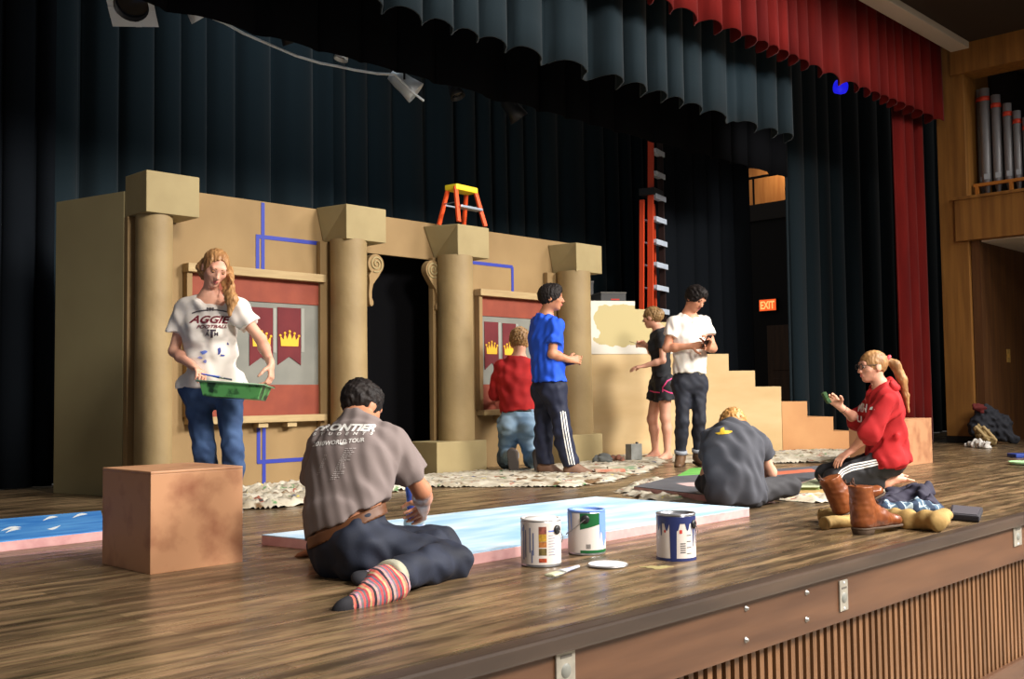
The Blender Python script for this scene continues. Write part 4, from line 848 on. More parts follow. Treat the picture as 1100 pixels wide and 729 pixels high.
# ------------------------------------------------------------------ boots, clothes and bits at the right
LEA = M('boot_leather', (138, 78, 42), .35, col2=(104, 54, 28), scale=12, bump=.15, bscale=40); SOLE = M('boot_sole', (74, 58, 44), .6); LACE = M('boot_lace', (70, 40, 24), .6)
def boot(heel, fd, up, label, s=1.0):
    fd = nrm(fd); up = nrm(np.asarray(up) - fd * (np.asarray(up) @ fd)); sd2 = np.cross(up, fd); H = np.asarray(heel, float)
    P = lambda f, u, l=0: H + fd * f * s + up * u * s + sd2 * l * s
    root = thing('ankle_boot', label, 'boot', H, 'brown leather boots')
    pr = [Cone(P(.035, .05), P(.03, .195), .046 * s, .052 * s, .02, cut=[(P(.03, .195), up)]), Cone(P(.035, .045), P(.13, .045), .042 * s, .038 * s, .03), Cone(P(.12, .05), P(.235, .035), .040 * s, .036 * s, .03, up, .75), Cone(P(.05, .10), P(.15, .055), .045 * s, .035 * s, .04)]
    bt = sdf_obj('upper', pr, LEA, root, .0045, cuts=[(P(0, .018), -up)], disp=waves(.0011, .02, .05, 6, 3))
    sdf_obj('sole', [Cone(P(.025, .02), P(.11, .02), .043 * s, .036 * s, .02), Cone(P(.11, .02), P(.235, .02), .040 * s, .040 * s, .03)], SOLE, root, .0045, cuts=[(P(0, .019), up), (P(0, .008), -up)])
    sdf_obj('heel', [Cone(P(.025, .01), P(.055, .01), .040 * s, .038 * s, .01)], SOLE, root, .0045, cuts=[(P(0, .012), up), (P(0, -.012), -up), (P(.075, 0), fd)])
    m = MB()
    for k in range(5): m.tube([P(.062 + .02 * k, .165 - .022 * k, -.03), P(.088 + .018 * k, .172 - .022 * k, 0), P(.062 + .02 * k, .165 - .022 * k, .03)], .0035 * s, 6)
    m.build('laces', LACE, root)
    m = MB(); m.tube([P(.0, .195, l * .0) for l in (0,)] + [P(-.028, .215, 0), P(-.018, .23, 0), P(-.012, .20, 0)], .004 * s, 6); m.build('pull_tab', LACE, root)
    m = MB(); m.lathe(P(.03, .194), [(0.0, -.02), (.040 * s, -.01), (.047 * s, .0012)], 24, ax=up); m.build('lining', M('boot_lining', (70, 52, 40), .8), root)
h1 = gz(921, 574); t1 = gz(981, 567); boot(h1 + np.array([0, 0, .012]), (t1 - h1), (0, 0, 1), 'brown leather ankle boot standing nearest the stage edge, toe to the right', 1.14)
h2 = gz(903, 561, .02); boot(h2 + np.array([0, 0, .02]), cv(.86, .36, .30), cv(-.28, 1, 0), 'brown leather ankle boot leaning behind the other, toe tipped up', 1.1)
KHA = M('khaki_cloth', (178, 148, 92), .85, col2=(158, 128, 76), scale=8, bump=.2, bscale=60); NAV = M('dark_jacket', (46, 43, 62), .8, col2=(36, 34, 50), scale=5); 
def plaid():
    m = M('plaid_cloth', (70, 92, 112), .85); nt = m.node_tree; b = nt.nodes['Principled BSDF']; tc = nt.nodes.new('ShaderNodeTexCoord'); prev = None; cur = None
    mx = None
    for i, (rot, sc, c2) in enumerate([(0.6, 9, (160, 176, 184)), (2.17, 9, (160, 176, 184)), (0.6, 4, (40, 56, 80))]):
        w = nt.nodes.new('ShaderNodeTexWave'); w.inputs['Scale'].default_value = sc; mp = nt.nodes.new('ShaderNodeMapping'); mp.inputs['Rotation'].default_value = (0, 0, rot); nt.links.new(tc.outputs['Object'], mp.inputs[0]); nt.links.new(mp.outputs[0], w.inputs['Vector'])
        g = nt.nodes.new('ShaderNodeMath'); g.operation = 'GREATER_THAN'; g.inputs[1].default_value = 0.9 if i < 2 else .6; nt.links.new(w.outputs['Fac'], g.inputs[0])
        x = nt.nodes.new('ShaderNodeMix'); x.data_type = 'RGBA'; x.inputs[7].default_value = rgb(c2); x.inputs[6].default_value = rgb((74, 98, 120)); nt.links.new(g.outputs[0], x.inputs[0])
        if prev is not None: nt.links.new(prev, x.inputs[6])
        prev = x.outputs[2]
    nt.links.new(prev, b.inputs['Base Color']); return m
def heap(name, label, cat, pts, mt, h=.008, disp=.01, seed=1, k=.03, group=None, cuts=((np.array([0, 0, .002]), (0, 0, -1)),)):
    pr = [Cone(a, b, ra, rb, k) for a, b, ra, rb in pts]
    o = sdf_obj(name, pr, mt, None, h, cuts=list(cuts), disp=waves(disp, .04, .12, 7, seed)); return tag(o, label, cat, group)
# khaki trousers: two legs pointing left out of a heap
def trouser_leg(a, b, r):
    d = nrm(b - a); return Cone(a, b, r, r * 1.1, .02, cut=[(a, -d)])
root = thing('khaki_trousers', 'crumpled khaki trousers lying behind the brown boots, legs to the left', 'trousers', gz(930, 567))
a1, b1 = gz(882, 553, .035), gz(935, 555, .04); a2, b2 = gz(886, 562, .032), gz(925, 557, .035); e = gz(1008, 560, .05)
sdf_obj('trouser_body', [trouser_leg(a1, b1, .034), trouser_leg(a2, b2, .032), Cone(b1, e, .045, .05, .03), Cone(b2, gz(1006, 561, .035), .036, .036, .03), Cone(e, gz(1014, 553, .06), .035, .035, .03)], KHA, root, .006, cuts=[((0, 0, .002), (0, 0, -1))], disp=waves(.008, .08, .2, 6, 5))
for a, b, r in ((a1, b1, .034), (a2, b2, .032)):
    d = nrm(b - a); m = MB(); m.lathe(a - d * .002, [(r * .55, .02), (r * .62, -.004), (r * .98, -.006), (r * 1.05, .01)], 24, ax=d); m.build('leg_hem', KHA, root)
heap('plaid_shirt', 'blue plaid shirt crumpled on top of the khaki trousers', 'shirt', [(gd(953, 547, 5.58), gd(998, 549, 5.58), .042, .052), (gd(985, 543, 5.6), gd(1004, 546, 5.6), .034, .034)], plaid(), disp=.010, seed=9)
heap('dark_jacket', 'dark navy jacket heaped behind the boots and khaki trousers', 'jacket', [(gz(948, 549, .05), gz(985, 535, .09), .05, .075), (gz(985, 535, .10), gz(1003, 548, .06), .075, .05), (gz(975, 530, .10), gz(995, 528, .11), .05, .05), (gz(940, 545, .06), gz(960, 532, .09), .03, .04)], NAV, disp=.011, seed=4)
m = MB(); p4 = [gz(1020, 556, .012), gz(1052, 559, .012), gz(1056, 549, .012), gz(1022, 546, .012)]
root = thing('flat_case', 'flat dark padded case on the floor right of the khaki heap', 'case', np.mean(p4, 0) * np.array([1, 1, 0]))
m.prism([p[:2] for p in p4], (0, 0, 0.001), (1, 0, 0), (0, 1, 0), (0, 0, 1), .034); m.build('case_body', M('case_dark', (50, 48, 54), .7), root, bevel=.008)
m = MB(); cc = np.mean(p4, 0); m.prism([(cc + (p - cc) * .86)[:2] for p in p4], (0, 0, .0352), (1, 0, 0), (0, 1, 0), (0, 0, 1), .003); m.build('front_pocket', M('case_pocket', (74, 70, 76), .7), root, bevel=.001)
m = MB(); q0, q1 = gz(1000, 530, .02), gz(1012, 526, .02)
# far bag heap by the wall
heap('dark_coat', 'dark coat slumped over the bag against the recess wall at far right', 'coat', [(gd(1054, 459, 13.5), gd(1058, 444, 13.5), .16, .11), (gd(1058, 444, 13.5), gd(1076, 456, 13.5), .10, .13), (gd(1070, 462, 13.5), gd(1091, 472, 13.4), .13, .05)], M('coat_dark', (40, 42, 50), .85), .010, .012, 6)
root = thing('khaki_bag', 'khaki bag with straps leaning below the dark coat at far right', 'bag', gz(1060, 479))
sdf_obj('bag_body', [Cone(gd(1050, 461, 13.1), gd(1060, 470, 13.0), .06, .09, .03), Cone(gd(1060, 470, 13.0), gd(1068, 474, 13.0), .06, .04, .03)], M('bag_khaki', (146, 124, 82), .8), root, .012, cuts=[((0, 0, .002), (0, 0, -1))], disp=waves(.012, .06, .15, 6, 2))
for dx in (0, 8):
    m = MB(); m.tube([gd(1048 + dx, 458, 13.0), gd(1055 + dx, 465, 12.93), gd(1062 + dx, 473, 12.93)], .02, 8); m.build('strap', M('strap_tan', (176, 152, 108), .8), root)
heap('white_towel', 'white crumpled towel on the floor in front of the khaki bag', 'towel', [(gz(1039, 478, .02), gz(1050, 478, .03), .03, .055), (gz(1050, 478, .03), gz(1061, 479, .03), .065, .045)], M('towel_white', (226, 222, 216), .9), .010, .015, 8)
heap('red_garment', 'dark red garment on top of the coat at far right', 'garment', [(gd(1048, 437, 13.45), gd(1055, 439, 13.45), .045, .055)], M('garment_red', (96, 30, 28), .85), .012, .012, 3, cuts=())
# coloured tray lids at the right edge of the picture
c = gz(1097, 491); root = thing('tray_lid', 'blue tray with a red end lying on the floor at the right edge', 'tray', c)
m = MB(); m.boxax(c + np.array([0, 0, .02]), (R0, F0, U0), (.10, .10, .019)); m.build('tray_base', M('tray_blue', (40, 66, 150), .5), root, bevel=.008)
m = MB(); m.boxax(c + R0 * .12 + np.array([0, 0, .03]), (R0, F0, U0), (.03, .08, .02)); m.build('red_end', M('tray_red', (176, 60, 50), .5), root, bevel=.006)
c = gz(1099, 499); m = MB(); m.lathe(c, [(0, .004), (.10, .004), (.13, .03), (.122, .032), (.095, .012), (0, .012)], 32); tag(m.build('green_dish', M('dish_green', (170, 214, 160), .5)), 'pale green dish on the floor at the right edge', 'dish')
# clutter on the cloth before the pale unit
c = gz(681, 494, 0.02); root = thing('square_can', 'square grey metal can on the cloth left of the bare feet', 'can', c)
m = MB(); m.boxax(c + U0 * .085, (nrm(R0 * .8 + F0 * .6), nrm(F0 * .8 - R0 * .6), U0), (.075, .045, .08)); m.build('can_body', M('grey_can', (140, 142, 138), .45, metal=.3, col2=(120, 122, 118), scale=12), root, bevel=.006)
m = MB(); m.lathe(c + U0 * .163 + nrm(R0 * .8 + F0 * .6) * .045, [(.016, 0), (.016, .018), (0, .02)], 16); m.build('screw_cap', M('ear_black', (34, 34, 36)), root)
heap('grey_rag', 'dark grey rag bundle beside the base of the rightmost column', 'rag', [(gz(642, 494, .04), gz(652, 494, .04), .05, .05)], M('rag_grey', (96, 98, 96), .9), .010, .012, 3)
heap('rust_rag', 'rust spotted rag on the cloth between the grey rag and the square can', 'rag', [(gz(655, 493, .03), gz(668, 494, .03), .045, .035)], M('rag_rust', (160, 96, 72), .9, col2=(90, 80, 72), scale=14), .010, .014, 5)
for i, (x, y, cc, lb) in enumerate([(655, 507, (196, 84, 50), 'orange paint smeared tray on the big drop cloth'), (668, 504, (90, 130, 96), 'green paint smeared tray on the big drop cloth')]):
    c = gz(x, y, .02); m = MB(); m.boxax(c + U0 * .015, (R0, F0, U0), (.13, .07, .012)); tag(m.build('paint_tray', M('tray_smear_%d' % i, cc, .6, col2=(190, 180, 160), scale=9), bevel=.005), lb, 'paint tray')
heap('yellow_cloth', 'small yellow cloth on the floor between the white shirt and the sitting person', 'cloth', [(gz(757, 490, .03), gz(764, 490, .03), .03, .03)], M('cloth_yellow', (214, 200, 60), .8), .008, .006, 3)
# ------------------------------------------------------------------ people
SKIN = M('skin_fair', (222, 168, 142), .5, col2=(212, 152, 128), scale=9, spec=.35)
SKIN2 = M('skin_tan', (196, 138, 106), .5, col2=(184, 124, 94), scale=9, spec=.35)
SKIN3 = M('skin_warm', (210, 150, 120), .5, col2=(198, 136, 106), scale=9, spec=.35)
EYEW = M('eye_white', (226, 222, 216), .25); IRIS = M('iris_dark', (52, 40, 34), .2); LIPS = M('lip_rose', (176, 98, 92), .45)
def lerp(a, b, t): return np.asarray(a) * (1 - t) + np.asarray(b) * t
def perp(v, d): d = nrm(d); return nrm(np.asarray(v) - d * (np.asarray(v) @ d))
class Person:
    def __init__(s, label, base, group=None): s.root = thing('person', label, 'person', base, group); s.J = {}; s.kid = {}
    def __getattr__(s, k):
        J = s.__dict__.get('J', {})
        if k in J: return J[k]
        raise AttributeError(k)

    # --- building blocks -------------------------------------------------
    def torso(s, o, fem, hem=None, neck=None, loose=0.0):
        w = (.125, .112, .132, .095) if fem else (.140, .132, .158, .110)
        w = [x * s.sz for x in w]; f = s.fr; up = lerp(s.che, s.nek, .62); sd = nrm(s.shL - s.shR); cut = ([hem] if hem else []) + ([neck] if neck else [])
        L = [Cone(s.hipL, s.hipR, .088 * s.sz + o + loose * .8, .088 * s.sz + o + loose * .8, .04, s.frp, .95, cut), Cone(s.pel, s.wai, w[0] + o + loose, w[1] + o + loose, .05, lerp(s.frp, f, .5), .74, cut),
             Cone(s.wai, s.che, w[1] + o + loose, w[2] + o + loose * .6, .05, f, .70, cut), Cone(s.che, up, w[2] + o + loose * .5, w[3] + o, .05, f, .68, cut),
             Cone(lerp(s.shL, s.shR, .06), lerp(s.shR, s.shL, .06), .048 * s.sz + o, .048 * s.sz + o, .06, None, 1, cut), Cone(up, s.nek, .09 * s.sz + o, .062 * s.sz + o, .05, None, 1, cut)]
        if fem:
            for k in (-1, 1): L.append(Ell(s.che + f * .065 + sd * .062 * k - nrm(s.nek - s.che) * .01, (sd, f, nrm(s.nek - s.che)), (.060 + o, .062 + o, .062 + o), .04, cut))
        for h in (s.hipL, s.hipR): L.append(Ell(h - s.frp * .045, np.eye(3), (.085 * s.sz + o + loose * .8,) * 3, .04, cut))
        return L
    def headp(s):
        c, f, u = s.head, s.hf, s.hu; l = np.cross(u, f); k = s.hs
        P = lambda a, b, e=0: c + (f * a + u * b + l * e) * k
        L = [Ell(P(-.010, .028), (l, f, u), (.074 * k, .095 * k, .086 * k)), Ell(P(.022, -.030), (l, f, u), (.058 * k, .070 * k, .078 * k), .03), Ell(P(.062, -.088), (l, f, u), (.026 * k, .022 * k, .018 * k), .025),
             Cone(P(.088, .012), P(.108, -.022), .008 * k, .012 * k, .010), Cone(P(.1, -.028, .01), P(.1, -.028, -.01), .009 * k, .009 * k, .008), Cone(P(.078, .030, .034), P(.078, .030, -.034), .013 * k, .013 * k, .02),
             Cone(P(.086, -.052, .014), P(.086, -.052, -.014), .008 * k, .008 * k, .008), Cone(P(.084, -.062, .012), P(.084, -.062, -.012), .008 * k, .008 * k, .008),
             Ell(P(.055, -.015, .040), (l, f, u), (.022 * k,) * 3, .02), Ell(P(.055, -.015, -.040), (l, f, u), (.022 * k,) * 3, .02)]
        for e in (-1, 1): L.append(Ell(P(-.008, -.005, e * .075), (l, nrm(f - l * e * .5), u), (.009 * k, .020 * k, .031 * k), .008))
        L.append(Cone(lerp(P(-.018, -.055), s.nek, 0), s.nek - nrm(s.head - s.nek) * .03, .050 * k * s.nw, .056 * k * s.nw, .03))
        sub = [Ell(P(.098, .010, e * .031), (l, f, u), (.015 * k, .014 * k, .010 * k)) for e in (-1, 1)]
        return L, sub
    def hand(s, side):
        W = s.J['wr' + side]; d, n = s.J['hd' + side]; d = nrm(d); n = perp(n, d); sdv = np.cross(d, n) if side == 'R' else np.cross(n, d); k = s.hand_k
        curl = s.J.get('cu' + side, .5); L = []
        for i in range(4):
            a = (1.5 - i) * .019; L.append(Cone(W + (d * .012 + sdv * a * .55) * k, W + (d * .085 + sdv * a) * k, .0125 * k, .0115 * k, .012))
        L.append(Cone(W - d * .02, W + d * .02 * k, .026 * k * s.limb, .022 * k, .015, n, .72))
        fl = [(.042, .026, .021), (.047, .030, .022), (.043, .028, .021), (.034, .021, .018)]
        cs = curl if isinstance(curl, (list, tuple)) else [curl] * 4
        for i in range(4):
            p = W + (d * .085 + sdv * (1.5 - i) * .019) * k; dd = nrm(d + sdv * (1.5 - i) * .05); ang = 0
            for j, ln in enumerate(fl[i]):
                ang += cs[i] * (1.0, 1.15, .8)[j]; v = dd * math.cos(ang) + n * math.sin(ang); q = p + v * ln * k
                L.append(Cone(p, q, (.0092 - .0008 * j) * k, (.0085 - .001 * j) * k, .004)); p = q
        tc = s.J.get('tc' + side, .5); p = W + (d * .025 + sdv * .024 + n * .006) * k; v = nrm(d * .6 + sdv * .75 + n * .35 * (1 + tc)); q = p + v * .042 * k
        L.append(Cone(p, q, .014 * k, .0115 * k, .012)); v = nrm(v + d * .55 + n * .6 * tc - sdv * .4 * tc); r = q + v * .030 * k; L.append(Cone(q, r, .0105 * k, .0095 * k, .004))
        v = nrm(v + n * .5 * tc - sdv * .4 * tc); L.append(Cone(r, r + v * .024 * k, .0095 * k, .008 * k, .004))
        return L
    def arm(s, side):
        S, E, W = s.J['sh' + side], s.J['el' + side], s.J['wr' + side]; m = s.limb
        return [Cone(S, E, .048 * m, .038 * m, .03), Cone(E, lerp(E, W, .35), .039 * m, .041 * m, .02), Cone(lerp(E, W, .35), W, .041 * m, .026 * m, .02)]
    def foot_frame(s, side):
        A, T, Kn = s.J['an' + side], s.J['to' + side], s.J['kn' + side]
        fu = s.J.get('fu' + side); fu = nrm(Kn - A) * .35 + U0 if fu is None else fu
        fd = nrm(T - A); fu = perp(fu, fd); fd = nrm(fd + fu * .28 * s.J.get('fk', 1.0)); fu = perp(fu, fd)
        return A, fd, fu, np.cross(fu, fd)
    def leg(s, side, bare=False):
        H, Kn, A = s.J['hip' + side], s.J['kn' + side], s.J['an' + side]; m = s.leg_k; back = s.J.get('cb' + side); sh = nrm(A - Kn)
        back = perp(np.asarray(back if back is not None else -s.frp), sh)
        L = [Cone(H, Kn, .082 * m, .056 * m, .04), Cone(Kn, lerp(Kn, A, .32) + back * .012, .054 * m, .054 * m, .03), Cone(lerp(Kn, A, .32) + back * .012, A, .054 * m, .034 * m, .03)]
        a, fd, fu, sd = s.foot_frame(side); k = s.foot_k
        L += [Cone(a - fu * .035 * k - fd * .03 * k, a - fu * .045 * k + fd * .05 * k, .034 * k, .030 * k, .02), Cone(a, a - fu * .05 * k + fd * .115 * k, .034 * k, .024 * k, .03), Cone(a - fu * .05 * k + fd * .06 * k, a - fu * .055 * k + fd * .15 * k, .034 * k, .030 * k, .02, fu, .6)]
        if bare:
            for i in range(5): q = (2 - i) * .0145; L.append(Cone(a - fu * .058 * k + fd * .15 * k + sd * q, a - fu * .062 * k + fd * (.195 - .008 * abs(i - (0 if side == 'L' else 4))) * k + sd * q * 1.1, .011 * k, .009 * k, .005))
        else: L.append(Cone(a - fu * .056 * k + fd * .14 * k, a - fu * .06 * k + fd * .175 * k, .032 * k, .026 * k, .02, fu, .55))
        return L
    def body(s, fem, skin, h=.006, bare=False):
        Hd, sub = s.headp(); L = s.torso(0, fem) + Hd
        for q in 'LR': L += s.leg(q, bare)
        for q in 'LR': L += s.arm(q) + s.hand(q)
        s.kid['body'] = sdf_obj('body', L, skin, s.root, h, subs=sub)
    # --- clothes ---------------------------------------------------------
    def shirt(s, name, mat, fem, hem, neckdrop=.012, sleeve=.55, o=.013, loose=.012, sl_r=.020, amp=.006, seed=1, h=.006, longs=False, neckn=None, cuff=None):
        nk = s.nek + nrm(s.nek - s.che) * -neckdrop; nn = nrm(nrm(s.nek - s.che) + s.fr * .45) if neckn is None else neckn
        L = s.torso(o, fem, hem=hem, neck=(nk, nn), loose=loose)
        for q in 'LR':
            S, E, W = s.J['sh' + q], s.J['el' + q], s.J['wr' + q]; m = s.limb
            if not longs:
                fr = sleeve if not isinstance(sleeve, dict) else sleeve[q]
                L.append(Cone(S, E, .050 * m + sl_r * .7 + .004, .050 * m + sl_r, .03, cut=[(lerp(S, E, fr), nrm(E - S))]))
            else:
                fr = cuff[q] if isinstance(cuff, dict) else (cuff or .95)
                L += [Cone(S, E, .052 * m + sl_r * .8, .044 * m + sl_r, .03), Cone(E, W, .044 * m + sl_r, .034 * m + sl_r * .7, .02, cut=[(lerp(E, W, fr), nrm(W - E))])]
        s.kid[name] = sdf_obj(name, L, mat, s.root, h, disp=waves(amp, .05, .16, 7, seed))
        return s.kid[name]
    def pants(s, name, mat, fem, waist, o=.012, cutf=.97, thigh=.012, shin=.014, amp=.005, seed=2, h=.006, flare=0.0, up=None):
        up = nrm(s.wai - s.pel) if up is None else up; L = [p for p in s.torso(o, fem, hem=None)[:2]]; L += [p for p in s.torso(o, fem) if isinstance(p, Ell)][-2:]
        w = (waist, up)
        for p in L: p.cut.append((np.asarray(waist, np.float32), up.astype(np.float32)))
        for q in 'LR':
            H, Kn, A = s.J['hip' + q], s.J['kn' + q], s.J['an' + q]; m = s.leg_k
            if cutf < .5:
                c = (lerp(H, Kn, cutf * 2), nrm(Kn - H)); L.append(Cone(H, Kn, .086 * m + thigh, .082 * m + thigh + flare, .03, cut=[c])); continue
            back = s.J.get('cb' + q); sh = nrm(A - Kn); back = perp(np.asarray(back if back is not None else -s.frp), sh)
            L += [Cone(H, Kn, .084 * m + thigh, .058 * m + thigh, .04), Cone(Kn, lerp(Kn, A, .35) + back * .01, .057 * m + shin, .055 * m + shin, .03), Cone(lerp(Kn, A, .35) + back * .01, A, .055 * m + shin, .040 * m + shin + flare, .03, cut=[(lerp(Kn, A, cutf), sh)])]
        s.kid[name] = sdf_obj(name, L, mat, s.root, h, disp=waves(amp, .05, .14, 7, seed))
        return s.kid[name]
    def band(s, name, mat, fem, c, hw, o=.020, up=None):
        up = nrm(s.wai - s.pel) if up is None else up; L = s.torso(o, fem)[:2]
        s.kid[name] = sdf_obj(name, L, mat, s.root, .006, cuts=[(c + up * hw, up), (c - up * hw, -up)])
    def cuffs(s, mat, f0, f1, r):
        for q in 'LR':
            Kn, A = s.J['kn' + q], s.J['an' + q]; d = nrm(A - Kn); a, b = lerp(Kn, A, f0), lerp(Kn, A, f1)
            m = MB(); m.lathe(a, [(r * .86, 0), (r, .002), (r * 1.02, np.linalg.norm(b - a) * .5), (r, np.linalg.norm(b - a) - .002), (r * .8, np.linalg.norm(b - a))], 24, ax=d); m.build('cuff', mat, s.root)
    def shoes(s, mat, solemat, name='shoe', o=.010, socks=False, h=.006, amp=0):
        for q in 'LR':
            a, fd, fu, sd = s.foot_frame(q); k = s.foot_k; Kn = s.J['kn' + q]
            top = lerp(s.J['an' + q], Kn, .16 if not socks else .32)
            L = [Cone(a - fu * .035 * k - fd * .03 * k, a - fu * .045 * k + fd * .05 * k, .035 * k + o, .031 * k + o, .02), Cone(a, a - fu * .05 * k + fd * .115 * k, .036 * k + o, .025 * k + o, .03), Cone(a - fu * .05 * k + fd * .06 * k, a - fu * .057 * k + fd * .165 * k, .034 * k + o, .029 * k + o, .02, fu, .62)]
            L.append(Cone(a, top, .036 * k + o, .036 * s.leg_k + o + (.004 if socks else 0), .02, cut=[(lerp(a, top, .9 if socks else .3), nrm(top - a))]))
            bot = a - fu * .078 * k
            o_ = sdf_obj(name, L, mat, s.root, h, cuts=[] if socks else [(bot, -fu)], disp=waves(amp, .02, .05, 5, 3) if amp else None)
            if not socks:
                S2 = [Cone(a - fu * .07 * k - fd * .035 * k, a - fu * .07 * k + fd * .06 * k, .036 * k + o, .034 * k + o, .02), Cone(a - fu * .07 * k + fd * .06 * k, a - fu * .07 * k + fd * .17 * k, .036 * k + o, .036 * k + o, .02)]
                c = sdf_obj('sole', S2, solemat, o_, .006, cuts=[(a - fu * .074 * k, fu), (a - fu * .094 * k, -fu)])
                m = MB()
                for j in range(4): m.tube([a + fd * (.045 + .018 * j) * k + fu * (.028 - .016 * j) * k + sd * .020 * e for e in (-1, 0, 1)], .004, 6)
                m.build('laces', solemat, o_)
            s.kid[name + q] = o_
    def face(s, brow, look=(0, 0), open_=1.0, lips=LIPS):
        c, f, u = s.head, s.hf, s.hu; l = np.cross(u, f); k = s.hs; P = lambda a, b, e=0: c + (f * a + u * b + l * e) * k
        b = s.kid['body']
        for e in (-1, 1):
            m = MB(); m.lathe(P(.0775, .0085, e * .031), [(0, -.011 * k), (.0075 * k, -.008 * k), (.011 * k, 0), (.0075 * k, .008 * k), (0, .011 * k)], 14); o = m.build('eye', EYEW, s.root)
            m = MB(); v = nrm(f + l * look[0] + u * look[1]); m.lathe(P(.0775, .0085, e * .031) + v * .0075 * k, [(.0075 * k, 0), (.006 * k, .003 * k), (0, .0046 * k)], 12, ax=v); m.build('iris', IRIS, o)
            sdf_obj('eyebrow', [Cone(P(.0925, .031, e * .016), P(.084, .034, e * .044), .0042 * k, .003 * k, .003)], brow, s.root, .0025)
            sdf_obj('eyelid', [Ell(P(.0785, .0125 - .004 * (1 - open_), e * .031), (l, f, u), (.0135 * k, .0135 * k, .0095 * k), .003)], brow if open_ < .5 else s.skin, s.root, .003, cuts=[(P(.0785, .010 - .008 * (1 - open_), 0), -u)])
        sdf_obj('lips', [Cone(P(.0915, -.0525, .014), P(.0955, -.052, 0), .0045 * k, .0062 * k, .004), Cone(P(.0915, -.0525, -.014), P(.0955, -.052, 0), .0045 * k, .0062 * k, .004), Cone(P(.0905, -.0605, .011), P(.0935, -.0615, 0), .0045 * k, .0066 * k, .004), Cone(P(.0905, -.0605, -.011), P(.0935, -.0615, 0), .0045 * k, .0066 * k, .004)], lips, s.root, .003)
    def hair(s, mat, vol=.012, kind='short', extra=(), amp=.006, seed=1, nape=-.055, h=.005, faceh=.0, tilt=.55, facew=.068):
        c, f, u = s.head, s.hf, s.hu; l = np.cross(u, f); k = s.hs; amp = amp * .45; P = lambda a, b, e=0: c + (f * a + u * b + l * e) * k
        cut = [(P(-.02, nape), nrm(-u + f * tilt))]
        L = [Ell(P(-.012, .028), (l, f, u), (.0745 * k + vol, .096 * k + vol, .087 * k + vol * 1.1), cut=cut)]
        if kind == 'short': L.append(Ell(P(.04, .085), (l, f, u), (.055 * k, .05 * k, .03 * k + vol * .6), .03, cut))
        L += list(extra)
        sub = [Ell(P(.125, -.045 + faceh), (l, f, u), (facew * k, .105 * k, .112 * k))]
        s.kid['hair'] = sdf_obj('hair', L, mat, s.root, h, subs=sub, disp=waves(amp, .012, .035, 8, seed, (1, 1, .35)))
    def P(s, px, py, dz=0.0): return gd(px, py, s.D + dz)

def mk(label, base, D, sz=1.0, hs=1.0, limb=1.0, leg=1.0, hand=1.0, foot=1.0, skin=SKIN, **J):
    p = Person(label, base); p.D = D
    p.J.update(sz=sz, hs=hs, limb=limb, leg_k=leg, hand_k=hand, foot_k=foot, nw=1.0 if limb > .93 else .86, skin=skin); return p
DENIM = M('denim_mid', (40, 62, 100), .8, col2=(62, 88, 128), scale=7, detail=5, bump=.1, bscale=200)
DENIMD = M('denim_dark', (22, 27, 41), .75, col2=(36, 43, 61), scale=9, detail=5, bump=.1, bscale=200)
DENIML = M('denim_light', (104, 132, 158), .8, col2=(134, 158, 178), scale=7, detail=5)
BLOND = M('hair_blond', (178, 134, 86), .5, col2=(140, 96, 56), scale=30, stretch=(1, 1, .25), bump=.35, bscale=60); BLOND2 = M('hair_dark_blond', (168, 130, 84), .5, col2=(126, 92, 54), scale=34, stretch=(1, 1, .3)); DARKH = M('hair_dark', (36, 30, 28), .6, col2=(22, 18, 18), scale=34, spec=.2, bump=.3, bscale=70)
INK = M('ink_white', (232, 230, 226), .7); RUB = M('rubber_white', (216, 212, 204), .6); BROWNL = M('brown_leather', (98, 60, 34), .5)

# ================= girl with the paint tray
p = mk('person in a white shirt with maroon lettering and jeans, holding a green paint tray', gz(229, 549), 6.6, sz=1.0, hs=.98, limb=.86, leg=.98, hand=.95, foot=.92)
P = p.P
p.J.update(pel=P(228, 404, 0), wai=P(227, 381, 0), che=P(225, 350, .01), nek=P(226, 319, 0), head=P(231, 288, -.05), shR=P(199, 332, .03), shL=P(254, 331, -.05),
           elR=P(187, 377, .03), wrR=P(208, 394, -.15), elL=P(280, 364, -.06), wrL=P(291, 391, -.20), hipR=P(211, 418, 0), hipL=P(245, 418, -.02), knR=P(220, 483, -.05), knL=P(250, 483, -.08), anR=P(222, 540, .03), anL=P(251, 539, 0), toR=P(218, 553, -.15), toL=P(256, 552, -.18),
           fr=cv(.18, 0, -.98), frp=cv(.1, 0, -1), hf=nrm(cv(.42, -.50, -.76)), hdR=(cv(.55, -.25, -.55), cv(-.1, -.9, -.2)), hdL=(cv(.05, -.95, -.2), cv(-.9, .0, .1)), cuR=.55, cuL=.55, cbR=F0, cbL=F0)
p.J['hu'] = perp(cv(.10, 1, .1), p.hf)
p.body(True, SKIN, .0055)
p.shirt('t_shirt', M('tee_white', (222, 214, 206), .85, bump=.06, bscale=30), True, (P(228, 414, 0), nrm(p.pel - p.wai)), neckdrop=.026, sleeve=.56, o=.012, loose=.020, sl_r=.034, amp=.0075, seed=4)
p.pants('jeans', DENIM, True, P(228, 396, 0), o=.011, thigh=.006, shin=.010, amp=.0045)
p.shoes(M('shoe_grey', (120, 116, 112), .7), RUB)
p.face(M('brow_blond', (150, 104, 66), .6), look=(0.2, -.5), open_=.3)
l = np.cross(p.hu, p.hf); Q = lambda a, b, e: p.head + p.hf * a + p.hu * b + l * e
tail = [Q(-.03, -.02, .085), P(244, 308, -.10), P(249, 322, -.15), P(247, 338, -.155)]
